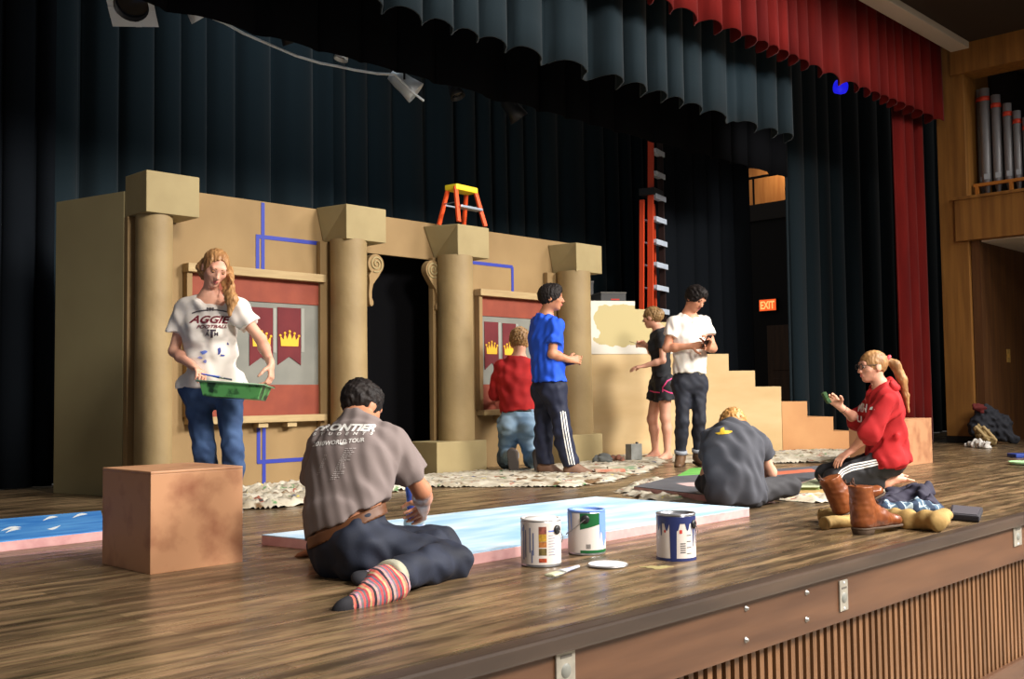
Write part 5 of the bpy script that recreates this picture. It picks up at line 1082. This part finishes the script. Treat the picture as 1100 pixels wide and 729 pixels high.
p.hair(BLOND, .008, 'long', [Cone(a, b, r1, r2, .02) for a, b, r1, r2 in zip(tail[:-1], tail[1:], (.045, .042, .036), (.042, .036, .012))] + [Cone(Q(-.05, -.03, -.06), Q(-.06, -.085, -.03), .04, .03, .03)], amp=.006, nape=-.075, faceh=.035, facew=.082)
T = bvh_of(p.kid['t_shirt']); MAR = M('ink_maroon', (112, 34, 48), .75); NVY = M('ink_dark', (58, 48, 58), .75)
v, f = text_mesh('AGGIE', .035, shear=.25); print_on('lettering', T, v, f, [(205.5, 338.5), (248, 339.5), (246.5, 347.5), (203, 347)], MAR, p.root, 1)
v, f = text_mesh('FOOTBALL', .03, shear=.2); print_on('lettering', T, v, f, [(212, 348.8), (244.5, 348.8), (243.5, 352.2), (211, 352.6)], MAR, p.root, 1)
v, f = text_mesh('T', .05); print_on('emblem', T, v, f, [(223, 353.6), (232, 353.6), (231.5, 362.5), (223.5, 362.5)], NVY, p.root, 1)
v, f = text_mesh('A', .02); print_on('emblem', T, v, f, [(220.8, 356.5), (225, 356.5), (225, 360.6), (220.8, 360.6)], NVY, p.root, 1)
v, f = text_mesh('M', .02); print_on('emblem', T, v, f, [(230, 356.5), (234.2, 356.5), (234.2, 360.6), (230, 360.6)], NVY, p.root, 1)
for L, w in (([(206.5, 336.5), (212, 334.4), (219, 333.1), (226, 332.7), (233, 332.8), (240, 333.8), (244, 334.8)], 1.1), ([(222, 331.2), (230, 331.2)], 1.0), ([(223.0, 330), (223.0, 334)], .8), ([(226, 330), (226, 334)], .8), ([(229, 330), (229, 334)], .8)):
    stripe_on('ball_outline', T, L, w, NVY, p.root)
for k, (x, y, rx, ry, mt) in enumerate([(219, 378.5, 4, 2.2, (104, 128, 210)), (235.5, 377, 1.8, 4.0, (48, 58, 130)), (239, 381.5, 2.6, 1.1, (60, 74, 150)), (244.5, 369, 1, 1.5, (48, 58, 130)), (215, 384, 3, 1.5, (140, 150, 205)), (220, 388, 2, 2, (120, 128, 190))]):
    pl = [(math.cos(a) * rx * (1 + .3 * math.sin(3 * a + k)), math.sin(a) * ry * (1 + .3 * math.sin(2 * a + k))) for a in np.linspace(0, 2 * math.pi, 15)[:-1]]
    print_on('paint_stain', T, np.array(pl), [tuple(range(14))], [(x - rx, y - ry), (x + rx, y - ry), (x + rx, y + ry), (x - rx, y + ry)], M('stain_%d' % k, mt, .6), p.root, 1)
# tray
tc = P(253, 418, -.25); tx = nrm(P(291, 420, -.23) - P(216, 415, -.21)); ty = perp(-F0, tx); ty = nrm(ty + U0 * .06); tz = np.cross(tx, ty); tz = tz if tz[2] > 0 else -tz
root = thing('paint_tray', 'green paint smeared tray held in both hands by the girl in the white shirt', 'paint tray', tc)
GTR = M('tray_green', (84, 148, 84), .3, col2=(24, 52, 34), scale=15, detail=5, lo=.45, hi=.58)
P0 = lambda a, b, c_: tc + tx * a + ty * b + tz * c_
m = MB(); t0, t1 = .165, .190; b0, b1 = .09, .105
def rect(a, b, z): return [P0(-a, -b, z), P0(a, -b, z), P0(a, b, z), P0(-a, b, z)]
vs = rect(t0, b0, -.055) + rect(t1, b1, .03) + rect(t1 - .008, b1 - .008, .03) + rect(t0 - .004, b0 - .004, -.048)
fs = [(0, 1, 2, 3)] + [(i, (i + 1) % 4, 4 + (i + 1) % 4, 4 + i) for i in range(4)] + [(4 + i, 4 + (i + 1) % 4, 8 + (i + 1) % 4, 8 + i) for i in range(4)] + [(8 + i, 8 + (i + 1) % 4, 12 + (i + 1) % 4, 12 + i) for i in range(4)] + [(12, 13, 14, 15)]
m.add(vs, fs); m.build('tray_body', GTR, root, bevel=.003)
m = MB(); m.add(rect(t1 - .02, b1 - .02, .002), [(0, 1, 2, 3)]); m.add(rect(t1 - .03, b1 - .03, -.006), [(0, 1, 2, 3)]); m.build('paint_pool', M('pool_green', (104, 168, 84), .25, col2=(40, 92, 50), scale=9), root)
m = MB(); q = [P0(-t1 - .012, -b1 - .012, .031), P0(t1 + .012, -b1 - .012, .031), P0(t1 + .012, b1 + .012, .031), P0(-t1 - .012, b1 + .012, .031)]
m.tube(q + [q[0]], .006, 6); m.build('rim', M('tray_rim', (150, 190, 150), .35), root)
brush(P0(-.02, .02, .055), P0(-.19, .07, .075), .04, 'brush with a blue handle lying across the green paint tray', M('bristle_dark', (70, 74, 90), .6), M('handle_blue', (52, 84, 176), .45))

# ================= foreground painter
p = mk('person in a grey tour shirt and dark jeans sitting on the floor in front, painting', gz(385, 618), 4.12, sz=1.02, hs=.94, limb=.98, leg=1.02, hand=1.0, foot=1.18, skin=SKIN2)
P = p.P
p.J.update(pel=P(376, 582, .02), wai=P(371, 548, .04), che=P(378, 500, .11), nek=P(388, 456, .22), head=P(388, 437, .30), shL=P(350, 478, .28), shR=P(418, 476, .13),
           elL=P(337, 538, .40), wrL=P(339, 590, .50), elR=P(453, 527, .26), wrR=P(455, 546, .52), hipL=P(368, 590, .12), hipR=P(392, 588, -.02), knR=P(485, 603, -.02), anR=P(410, 624, -.46), toR=P(342, 649, -.64), knL=P(475, 586, .24), anL=P(440, 604, -.06), toL=P(396, 607, -.18),
           fr=nrm(cv(.42, -.30, .85)), frp=nrm(cv(.35, -.1, .9)), hf=nrm(cv(.50, -.55, .66)), hdL=(cv(-.6, -.35, .5), cv(0, -1, -.3)), hdR=(cv(-.15, -.25, .8), cv(-.75, -.3, -.2)), cuL=.15, cuR=.75, tcR=.9, fuR=cv(.1, .45, .85), fuL=cv(.3, .9, -.2), fk=.2, cbR=cv(-.3, .8, -.5), cbL=cv(-.3, .8, -.5))
p.J['hu'] = perp(cv(.06, 1, .30), p.hf)
p.body(False, SKIN2, .005)
hemc = P(357, 560, .03)
p.shirt('t_shirt', M('tee_taupe', (128, 116, 114), .85, bump=.05, bscale=40), False, (hemc, nrm(cv(.42, -.9, -.05))), neckdrop=.010, sleeve=.64, o=.012, loose=.016, sl_r=.036, amp=.005, seed=12, h=.005, neckn=nrm(nrm(p.nek - p.che) + p.fr * .3))
p.pants('jeans', DENIMD, False, P(361, 571, .03), o=.019, thigh=.017, shin=.014, amp=.006, cutf=.9, h=.005, seed=6, up=nrm(cv(-.40, .9, .05)))
p.band('belt', BROWNL, False, P(361, 570, .03), .022, .034, nrm(cv(-.40, .9, .05)))
for q in 'LR':
    Kn, A = p.J['kn' + q], p.J['an' + q]; d = nrm(A - Kn); a = lerp(Kn, A, .84)
    m = MB(); m.lathe(a, [(.058, 0), (.066, .003), (.067, .028), (.064, .043), (.052, .044)], 28, ax=d); m.build('turned_cuff', M('denim_inside', (176, 172, 150), .8, col2=(150, 150, 136), scale=30), p.root)
def sock_mat():
    m = M('striped_sock', (190, 80, 86), .85); nt = m.node_tree; b = nt.nodes['Principled BSDF']; tc = nt.nodes.new('ShaderNodeTexCoord'); mp = nt.nodes.new('ShaderNodeMapping')
    d = nrm(p.toR - p.anR); mp.vector_type = 'POINT'
    dp = nt.nodes.new('ShaderNodeVectorMath'); dp.operation = 'DOT_PRODUCT'; dp.inputs[1].default_value = tuple(d); nt.links.new(tc.outputs['Object'], dp.inputs[0])
    mu = nt.nodes.new('ShaderNodeMath'); mu.operation = 'MULTIPLY_ADD'; mu.inputs[1].default_value = 14; mu.inputs[2].default_value = .2; nt.links.new(dp.outputs['Value'], mu.inputs[0])
    fr = nt.nodes.new('ShaderNodeMath'); fr.operation = 'FRACT'; nt.links.new(mu.outputs[0], fr.inputs[0])
    r = nt.nodes.new('ShaderNodeValToRGB'); r.color_ramp.interpolation = 'CONSTANT'; E = r.color_ramp.elements
    cols = [(206, 84, 84), (120, 116, 126), (196, 150, 150), (52, 48, 58), (216, 110, 100), (190, 170, 130), (176, 60, 70), (96, 94, 106)]
    E[0].position = 0; E[0].color = rgb(cols[0]); E[1].position = 1 / 8; E[1].color = rgb(cols[1])
    for i in range(2, 8): e = E.new(i / 8); e.color = rgb(cols[i])
    nt.links.new(fr.outputs[0], r.inputs[0])
    n = nt.nodes.new('ShaderNodeTexNoise'); n.inputs['Scale'].default_value = 90; nt.links.new(tc.outputs['Object'], n.inputs['Vector'])
    mx = nt.nodes.new('ShaderNodeMix'); mx.data_type = 'RGBA'; mx.blend_type = 'OVERLAY'; mx.inputs[0].default_value = .55; nt.links.new(r.outputs[0], mx.inputs[6]); nt.links.new(n.outputs['Color'], mx.inputs[7]); nt.links.new(mx.outputs[2], b.inputs['Base Color']); return m
p.shoes(sock_mat(), RUB, name='sock', o=.007, socks=True, h=.005, amp=.0012)
for q in 'LR':
    a, fd, fu, sd = p.foot_frame(q); k = p.foot_k
    sdf_obj('sock_toe', [Cone(a - fu * .05 * k + fd * .06 * k, a - fu * .057 * k + fd * .165 * k, .0345 * k + .0095, .0295 * k + .0095, .02, fu, .62)], M('sock_toe_dark', (38, 38, 44), .85), p.kid['sock' + q], .005, cuts=[(a + fd * .145 * k, -fd)])
p.hair(DARKH, .009, 'short', amp=.007, seed=5, nape=-.066, tilt=.45)
T = bvh_of(p.kid['t_shirt'])
v, f = text_mesh('FRONTIER', .05, shear=.28); print_on('lettering', T, v, f, [(341.5, 454.5), (404.5, 456), (402.5, 463.8), (338, 463)], INK, p.root, 1)
v, f = text_mesh('STUDENTS', .03, shear=.25, spacing=2.6); print_on('lettering', T, v, f, [(337, 465), (401, 464), (400.5, 467.2), (336.5, 468)], INK, p.root, 1)
v, f = text_mesh('2010WORLD TOUR', .025, shear=.2); print_on('lettering', T, v, f, [(337, 475), (391.5, 470), (391.5, 474.5), (336, 480)], INK, p.root, 1)
rg = np.random.RandomState(4)
for (x0, y0, x1, y1, wd_, n) in ((371, 482, 355, 515, 10, 17), (349, 489, 341, 510, 5, 11)):
    for k in range(n):
        t = k / (n - 1); x = x0 + (x1 - x0) * t; y = y0 + (y1 - y0) * t; ww = wd_ * rg.uniform(.6, 1.25)
        for j in range(3):
            if wd_ < 6 and j > 1: continue
            stripe_on('tour_date', T, [(x + j * ww / 3, y - .15 * j), (x + j * ww / 3 + ww / 3 - .8, y - .15 * (j + 1))], .8, M('ink_faded', (186, 178, 176), .8), p.root, step=1.5)
v, f = text_mesh('O', .12); print_on('emblem', T, v, f, [(365, 475.5), (374, 474.5), (373, 477.5), (364.5, 478.5)], INK, p.root, 1)
tipb = gz(447, 577, .052); brush(tipb + U0 * .002, P(439, 524, .58), .095, 'wide paint brush with a blue handle in the hand of the foreground painter', M('bristle_lilac', (196, 196, 220), .6), M('handle_blue', (60, 110, 210)), flatn=F0)

# ================= kneeling red sweater
p = mk('person in a red sweater and light jeans kneeling at the right banner window, back turned', gz(556, 504), 9.85, sz=1.0, hs=1.0, limb=.98, leg=.98)
P = p.P
p.J.update(pel=P(557, 448, 0), wai=P(556, 430, .02), che=P(555, 407, .04), nek=P(557, 385, .06), head=P(558, 367, .08), shL=P(538, 394, .06), shR=P(575, 394, .04), elL=P(531, 423, .10), wrL=P(541, 425, .33), elR=P(583, 421, .05), wrR=P(576, 416, .30),
           hipL=P(547, 457, .0), hipR=P(566, 457, -.02), knL=P(543, 494, .13), knR=P(571, 494, .10), anL=P(551, 488, -.27), anR=P(578, 489, -.28), toL=P(553, 502, -.25), toR=P(580, 503, -.27),
           fr=cv(-.12, 0, 1), frp=cv(-.05, 0, 1), hf=nrm(cv(-.15, -.35, .93)), hdL=(cv(.2, .15, 1), cv(.5, -.8, 0)), hdR=(cv(-.25, .2, 1), cv(-.5, -.8, 0)), fuL=cv(.1, 0, 1), fuR=cv(.1, 0, 1), fk=.1, cbL=U0, cbR=U0)
p.J['hu'] = perp(cv(0, 1, .3), p.hf)
p.body(False, SKIN)
p.shirt('sweater', M('knit_red', (176, 30, 30), .85, col2=(156, 24, 26), scale=9), False, (P(556, 441, 0), nrm(p.pel - p.wai)), neckdrop=.0, o=.014, loose=.012, sl_r=.018, amp=.006, seed=8, longs=True, cuff=.92, neckn=nrm(p.nek - p.che))
m = MB(); m.lathe(p.nek - U0 * .005, [(.062, -.012), (.066, .0), (.064, .016), (.058, .018)], 24, ax=nrm(p.head - p.nek)); m.build('collar', M('collar_white', (226, 222, 216), .8), p.root)
p.pants('jeans', DENIML, False, P(556, 436, 0), o=.016, thigh=.016, shin=.014, amp=.006, seed=3)
p.band('belt', M('belt_black', (36, 30, 28), .5), False, P(556, 441, 0), .018, .018)
p.shoes(M('shoe_brown', (104, 86, 72), .7), M('sole_grey', (78, 72, 70), .7))
p.hair(BLOND2, .020, 'short', amp=.014, seed=9, nape=-.075, tilt=.3)

# ================= blue shirt
p = mk('person standing in a bright blue shirt and navy track pants with white stripes', gz(603, 508), 9.3, sz=.98, hs=1.0, limb=.98, leg=1.0, skin=SKIN2)
P = p.P
p.J.update(pel=P(590, 410, 0), wai=P(588, 391, 0), che=P(586, 363, 0), nek=P(586, 340, 0), head=P(592, 320, -.02), shR=P(597, 350, -.13), shL=P(577, 349, .12), elR=P(593, 380, -.17), wrR=P(611, 386, -.12), elL=P(590, 381, .17), wrL=P(607, 389, .10),
           hipR=P(596, 419, -.07), hipL=P(586, 419, .07), knR=P(604, 462, -.12), knL=P(584, 461, .06), anR=P(614, 500, -.12), anL=P(586, 499, .02), toR=P(634, 506, -.10), toL=P(600, 505, .02),
           fr=nrm(cv(.80, 0, .5)), frp=nrm(cv(.85, 0, .4)), hf=nrm(cv(.97, -.06, -.05)), hdR=(cv(.9, .0, .35), cv(-.2, -.2, .9)), hdL=(cv(.9, -.1, -.3), cv(0, .9, -.2)), cuR=.55, cuL=.45, cbR=cv(-1, 0, 0), cbL=cv(-1, 0, 0))
p.J['hu'] = perp(cv(.03, 1, 0), p.hf)
p.body(False, SKIN2)
p.shirt('t_shirt', M('tee_blue', (30, 84, 214), .8, bump=.05, bscale=40), False, (P(588, 408, 0), (0, 0, -1)), neckdrop=.006, sleeve=.62, o=.016, loose=.022, sl_r=.026, amp=.006, seed=15)
p.pants('track_pants', M('track_navy', (24, 30, 54), .7), False, P(589, 400, 0), o=.014, thigh=.018, shin=.022, amp=.005, cutf=.98, seed=4, flare=.012)
T = bvh_of(p.kid['track_pants'])
for k in (-1, 0, 1): stripe_on('stripe', T, [(604.5 + k * 2.3, 441 + abs(k)), (607 + k * 2.5, 460), (610.5 + k * 2.6, 480), (614.5 + k * 2.6, 499)], 1.15, INK, p.root)
p.shoes(M('shoe_tan_brown', (112, 82, 64), .7), M('sole_dark', (70, 62, 58), .7))
p.face(DARKH, look=(0, 0)); p.hair(DARKH, .016, 'short', amp=.006, seed=2, nape=-.055)
m = MB(); cc = P(611, 389.5, -.02); m.boxax(cc, (cv(1, .25, 0), cv(-.25, 1, 0), F0), (.045, .022, .03)); o = m.build('phone', M('phone_navy', (40, 46, 110), .4), None, bevel=.004); tag(o, 'dark blue object held in the hands of the person in the blue shirt', 'phone')

# ================= girl in black
p = mk('person in a black shirt and pink trimmed black shorts, barefoot, painting the board', gz(711, 493), 11.2, sz=.96, hs=.98, limb=.84, leg=.95, hand=.92, foot=.9)
P = p.P
p.J.update(pel=P(711, 405, 0), wai=P(710, 390, 0), che=P(709, 371, 0), nek=P(708, 354, 0), head=P(700.5, 341, .02), shL=P(711, 361, -.16), shR=P(707, 360, .15), elL=P(712, 387, -.19), wrL=P(692, 393, -.16), elR=P(702, 381, .16), wrR=P(694.5, 371, .02),
           hipL=P(714, 413, -.07), hipR=P(708, 413, .07), knL=P(714.5, 448, -.06), knR=P(700.5, 450, .10), anL=P(717, 487, -.05), anR=P(704, 485, .12), toL=P(704, 493.5, -.13), toR=P(692, 491, .06),
           fr=nrm(cv(-.95, 0, .15)), frp=nrm(cv(-.95, 0, .1)), hf=nrm(cv(-.80, -.10, .55)), hdL=(cv(-1, -.12, -.05), cv(.1, -1, .3)), hdR=(cv(-.9, .2, 0), cv(0, -.3, -.9)), cuL=.3, cuR=.7, tcR=.8, cbR=cv(1, 0, 0), cbL=cv(1, 0, 0))
p.J['hu'] = perp(cv(-.05, 1, 0), p.hf)
p.body(True, SKIN, bare=True)
p.shirt('t_shirt', M('tee_black', (38, 40, 44), .85), True, (P(710, 404, 0), (0, 0, -1)), neckdrop=.01, sleeve=.5, o=.012, loose=.010, sl_r=.022, amp=.005, seed=19)
p.pants('shorts', M('shorts_black', (36, 36, 42), .7), True, P(711, 398, 0), o=.014, thigh=.022, cutf=.115 * 2, flare=.02, amp=.004)
T = bvh_of(p.kid['shorts']); HOT = M('piping_pink', (226, 70, 130), .6)
for L in ([(698, 419.5), (703, 421), (709, 421.5)], [(725, 405), (717, 409), (712, 416), (712, 421)], [(712, 418), (718, 421), (726, 423)]): stripe_on('piping', T, L, 1.3, HOT, p.root)
l = np.cross(p.hu, p.hf); c = p.head
p.hair(M('hair_ash_blond', (158, 126, 84), .5, col2=(116, 88, 54), scale=34), .008, 'long', [Ell(c - p.hf * .10 + p.hu * .035, np.eye(3), (.042,) * 3, .02), Ell(c - p.hf * .07 + p.hu * .01, np.eye(3), (.06,) * 3, .03)], amp=.006, seed=7, nape=-.06)
brush(P(676, 366.5, -.04), P(694, 371.5, -.08), .022, 'thin paint brush held out by the girl in black', M('bristle_tan', (150, 130, 84), .7), M('handle_dark', (70, 60, 50), .5))

# ================= white shirt with phone
p = mk('person in a plain white shirt and cuffed dark jeans looking down at a phone', gz(741, 500), 10.1, sz=.98, hs=1.0, limb=.98, leg=.96, skin=SKIN3)
P = p.P
p.J.update(pel=P(741, 405, 0), wai=P(741, 388, 0), che=P(740, 362, 0), nek=P(740, 338, .01), head=P(747, 321, -.04), shR=P(723.5, 347, -.07), shL=P(756.5, 346, .05), elR=P(716, 374, -.10), wrR=P(742, 371.5, -.20), elL=P(766, 374, -.02), wrL=P(760.5, 373, -.22),
           hipR=P(733, 413, -.02), hipL=P(750, 413, .02), knR=P(733, 452, -.05), knL=P(751, 452, -.04), anR=P(731, 490, 0), anL=P(750, 488, .02), toR=P(728, 500, -.18), toL=P(757, 498, -.17),
           fr=nrm(cv(.45, 0, -.88)), frp=nrm(cv(.2, 0, -1)), hf=nrm(cv(.50, -.52, -.68)), hdR=(cv(.9, .05, -.25), cv(.1, -.3, -.9)), hdL=(cv(.05, .7, -.5), cv(-.7, .1, -.5)), cuR=.5, cuL=.6, tcL=.7, cbR=F0, cbL=F0)
p.J['hu'] = perp(cv(.05, 1, .1), p.hf)
p.body(False, SKIN3)
p.shirt('t_shirt', M('henley_white', (226, 220, 212), .85, bump=.05, bscale=40), False, (P(741, 400, 0), (0, 0, -1)), neckdrop=.012, sleeve=.52, o=.014, loose=.016, sl_r=.022, amp=.005, seed=23)
T = bvh_of(p.kid['t_shirt'])
for y in (342, 346): print_on('button', T, np.array([(math.cos(a), math.sin(a)) for a in np.linspace(0, 6.28, 9)[:-1]]), [tuple(range(8))], [(743.4, y - .6), (744.6, y - .6), (744.6, y + .6), (743.4, y + .6)], M('button_grey', (150, 146, 140), .5), p.root, 0)
p.pants('jeans', M('denim_black', (28, 30, 40), .75, col2=(40, 44, 56), scale=9), False, P(741, 396, 0), o=.010, thigh=.004, shin=.008, amp=.003, cutf=.90)
p.cuffs(M('denim_turned', (150, 156, 166), .8), .82, .93, .062)
p.shoes(M('shoe_leather', (96, 70, 48), .5), M('sole_brown', (66, 46, 34), .7))
p.face(DARKH, look=(.1, -.5), open_=.3); p.hair(DARKH, .018, 'short', amp=.009, seed=12, nape=-.05)
m = MB(); cc = P(759.5, 366.5, -.28); ax = nrm(cv(.35, .8, -.5)); nv = perp(cv(-.45, .3, .5), ax); m.boxax(cc, (ax, nv, np.cross(ax, nv)), (.068, .005, .034)); root = thing('phone', 'dark phone held by the person in the white shirt', 'phone', cc); m.build('phone_body', M('phone_black', (28, 28, 32), .3), root, bevel=.004)
m = MB(); m.boxax(cc + nv * .0056, (ax, nv, np.cross(ax, nv)), (.060, .0005, .030)); m.build('screen', M('screen_dark', (40, 46, 56), .15), root)

# ================= sitting with back turned
p = mk('person in a dark grey shirt sitting cross legged with their back turned, head bent', gz(790, 544), 6.46, sz=.98, hs=.98, limb=.92, leg=.95, hand=.95, foot=.92)
P = p.P
p.J.update(pel=P(790, 527, 0), wai=P(788, 508, -.01), che=P(787, 482, .06), nek=P(788, 463, .17), head=P(788, 459, .30), shL=P(765, 474, .13), shR=P(812, 475, .12), elL=P(759, 508, .28), wrL=P(775, 512, .48), elR=P(828, 507, .22), wrR=P(815, 515, .42),
           hipL=P(779, 530, .04), hipR=P(802, 530, .02), knL=P(759, 519, .28), knR=P(848, 521, .18), anL=P(806, 533, .40), anR=P(790, 535, .42), toL=P(826, 538, .45), toR=P(768, 536, .46),
           fr=nrm(cv(.02, -.35, .9)), frp=cv(0, 0, 1), hf=nrm(cv(0, -.85, .5)), hdL=(cv(.4, -.3, .8), cv(.2, -.9, 0)), hdR=(cv(-.3, -.3, .8), cv(-.6, -.7, 0)), cuL=.5, cuR=.6, cbR=cv(0, 0, -1), cbL=cv(0, 0, -1))
p.J['hu'] = perp(cv(0, .6, .8), p.hf)
p.body(False, SKIN)
p.shirt('t_shirt', M('tee_charcoal', (72, 74, 82), .85, col2=(64, 66, 74), scale=6, bump=.05, bscale=40), False, (P(790, 538, 0), (0, 0, -1)), neckdrop=.004, sleeve={'L': .55, 'R': .44}, o=.014, loose=.018, sl_r=.028, amp=.0075, seed=27, neckn=nrm(p.nek - p.che))
p.pants('leggings', M('legging_grey', (52, 52, 56), .8), False, P(790, 524, 0), o=.010, thigh=.008, shin=.010, amp=.004)
p.shoes(M('sock_grey', (96, 96, 100), .8), RUB, name='sock', socks=True, o=.006)
p.hair(M('hair_straw', (196, 150, 88), .5, col2=(156, 108, 58), scale=34), .014, 'long', amp=.008, seed=6, nape=-.085, tilt=.2)
T = bvh_of(p.kid['t_shirt']); YP = M('print_gold', (206, 168, 44), .7)
pl = np.array([(-1, -.35), (-.4, -.15), (-.35, .35), (0, .6), (.1, .1), (.9, .1), (1, -.1), (.5, -.4), (0, -.5), (-.6, -.55)])
print_on('emblem', T, pl, [tuple(range(10))], [(768, 458.5), (787, 459), (787, 467), (768, 466.5)], YP, p.root, 1)
brush(P(811, 515, .5), P(815, 505, .42), .02, 'slim blue brush in the hand of the sitting person', M('bristle_dark', (70, 74, 90)), M('handle_blue', (60, 110, 210)))

# ================= kneeling red hoodie
p = mk('person with glasses and a ponytail in a red hoodie kneeling in black striped pants', gz(925, 525), 7.5, sz=1.0, hs=.98, limb=.88, leg=.98, hand=.95, foot=.92)
P = p.P
p.J.update(pel=P(955, 489, 0), wai=P(953, 470, 0), che=P(950, 442, 0), nek=P(947, 416, 0), head=P(937.5, 394, 0), shL=P(953, 430, -.15), shR=P(944, 429, .15), elL=P(934, 465, -.19), wrL=P(914, 484, -.10), elR=P(922, 452, .10), wrR=P(903, 437, -.02),
           hipL=P(951, 496, -.09), hipR=P(950, 495, .09), knL=P(895, 514, -.09), knR=P(886, 509, .13), anL=P(952, 518, -.07), anR=P(950, 515, .12), toL=P(976, 523, -.06), toR=P(974, 519, .13),
           fr=nrm(cv(-.97, 0, -.12)), frp=nrm(cv(-.97, 0, 0)), hf=nrm(cv(-.97, -.08, -.12)), hdL=(cv(-.7, -.4, -.2), cv(.1, -1, .2)), hdR=(cv(-.65, .65, -.1), cv(-.3, -.2, -.9)), cuL=.3, cuR=.5, fuL=cv(0, -1, 0), fuR=cv(0, -1, 0), fk=.1, cbR=U0, cbL=U0)
p.J['hu'] = perp(cv(.02, 1, 0), p.hf)
p.body(True, SKIN, bare=True)
hz_ = (P(955, 497, 0), nrm(cv(.25, -1, 0)))
p.shirt('hoodie', M('fleece_red', (172, 26, 30), .85, col2=(154, 20, 25), scale=7, bump=.06, bscale=50), True, hz_, neckdrop=-.02, o=.020, loose=.026, sl_r=.034, amp=.009, seed=31, longs=True, cuff={'L': .12, 'R': .22}, neckn=nrm(nrm(p.nek - p.che) + p.fr * .6))
sdf_obj('hood', [Cone(p.nek + cv(.05, .0, -.06), p.nek + cv(.07, -.005, .0), .045, .05, .03), Cone(p.nek + cv(.07, -.005, .0), p.nek + cv(.05, .0, .06), .05, .045, .03), Cone(p.nek + cv(.05, 0, -.06), p.nek + cv(-.04, -.03, -.05), .04, .025, .03)], MATS['fleece_red'], p.root, .006, disp=waves(.006, .04, .09, 6, 2))
p.pants('track_pants', M('track_black', (34, 34, 38), .7), True, P(955, 484, 0), o=.012, thigh=.010, shin=.012, amp=.004, cutf=.94)
T = bvh_of(p.kid['track_pants'])
for k in (-1, 0, 1): stripe_on('stripe', T, [(959 , 493.5 + k * 2.4), (948, 495 + k * 2.4), (932, 498.5 + k * 2.6), (915 + k * .4, 502 + k * 2.8), (905 + k * 1.2, 507 + k * 2.0), (900.5 + k * 2.2, 513 + k * 1), (899 + k * 2.6, 521)], 1.5, INK, p.root)
print_on('emblem', T, np.array([(0, 0), (1, 0), (.6, 1), (.3, .9)]), [(0, 1, 2, 3)], [(918, 491.5), (924, 491.5), (924, 495), (918, 495)], INK, p.root, 0)
p.face(M('brow_blond', (150, 104, 66)), look=(0, -.1))
l = np.cross(p.hu, p.hf); Q = lambda a, b, e=0: p.head + p.hf * a + p.hu * b + l * e
tl = [Q(-.11, .045), P(962, 392, 0), P(969, 408, .0), P(973, 425, .0), P(976, 442, .0)]
p.hair(M('hair_sandy', (166, 124, 78), .55, col2=(122, 86, 50), scale=30, stretch=(1, 1, .25), bump=.35, bscale=60), .006, 'long', [Cone(a, b, r1, r2, .02) for a, b, r1, r2 in zip(tl[:-1], tl[1:], (.022, .034, .034, .022), (.034, .034, .022, .008))], amp=.003, seed=8, nape=-.062, tilt=.7)
m = MB(); m.lathe(Q(-.115, .045), [(.030, -.012), (.036, -.004), (.036, .006), (.030, .012)], 20, ax=nrm(tl[1] - tl[0])); m.build('hair_tie', M('tie_pink', (196, 60, 70), .6), p.root)
# glasses: two rims, bridge and temples
GL = M('glasses_frame', (34, 32, 34), .35); gl = MB()
for e in (-1, 1):
    ring = []
    for k in range(21):
        a = 2 * math.pi * k / 20; ring.append(Q(.101, .010 + .017 * math.copysign(abs(math.sin(a)) ** .7, math.sin(a)), e * .032 + .025 * math.copysign(abs(math.cos(a)) ** .7, math.cos(a))))
    gl.tube(ring, .0028, 6); gl.tube([Q(.099, .018, e * .058), Q(.05, .016, e * .076), Q(-.01, .012, e * .080)], .0026, 6)
gl.tube([Q(.104, .014, .008), Q(.108, .016, 0), Q(.104, .014, -.008)], .0026, 6); g_ = gl.build('glasses', GL, p.root)
H = bvh_of(p.kid['hoodie'])
v, f = text_mesh('MN', .05); print_on('lettering', H, v, f, [(922.5, 432), (932, 434), (931, 443), (921.5, 442)], INK, p.root, 1)
v, f = text_mesh('U', .05); print_on('lettering', H, v, f, [(921, 446), (926, 447), (926, 454), (920.5, 453)], INK, p.root, 1)
print_on('emblem', H, np.array([(0, 0), (1, .1), (.6, 1), (.2, .8)]), [(0, 1, 2, 3)], [(934, 436.5), (940, 437), (940, 440.5), (934, 440)], INK, p.root, 0)
m = MB(); w = lerp(p.wrR, p.elR, .12); m.lathe(w, [(.028, -.004), (.031, 0), (.028, .004)], 20, ax=nrm(p.wrR - p.elR)); m.build('bracelet', M('bracelet_dark', (44, 40, 44), .5), p.root)
m = MB(); cc = P(887.5, 427, -.06); m.boxax(cc, (cv(-.45, .85, 0), cv(.85, .45, 0), F0), (.045, .014, .03)); tag(m.build('sponge', M('sponge_green', (66, 104, 58), .8, col2=(44, 70, 44), scale=30), None, bevel=.005), 'small green sponge in the raised hand of the kneeling red hoodie', 'sponge')
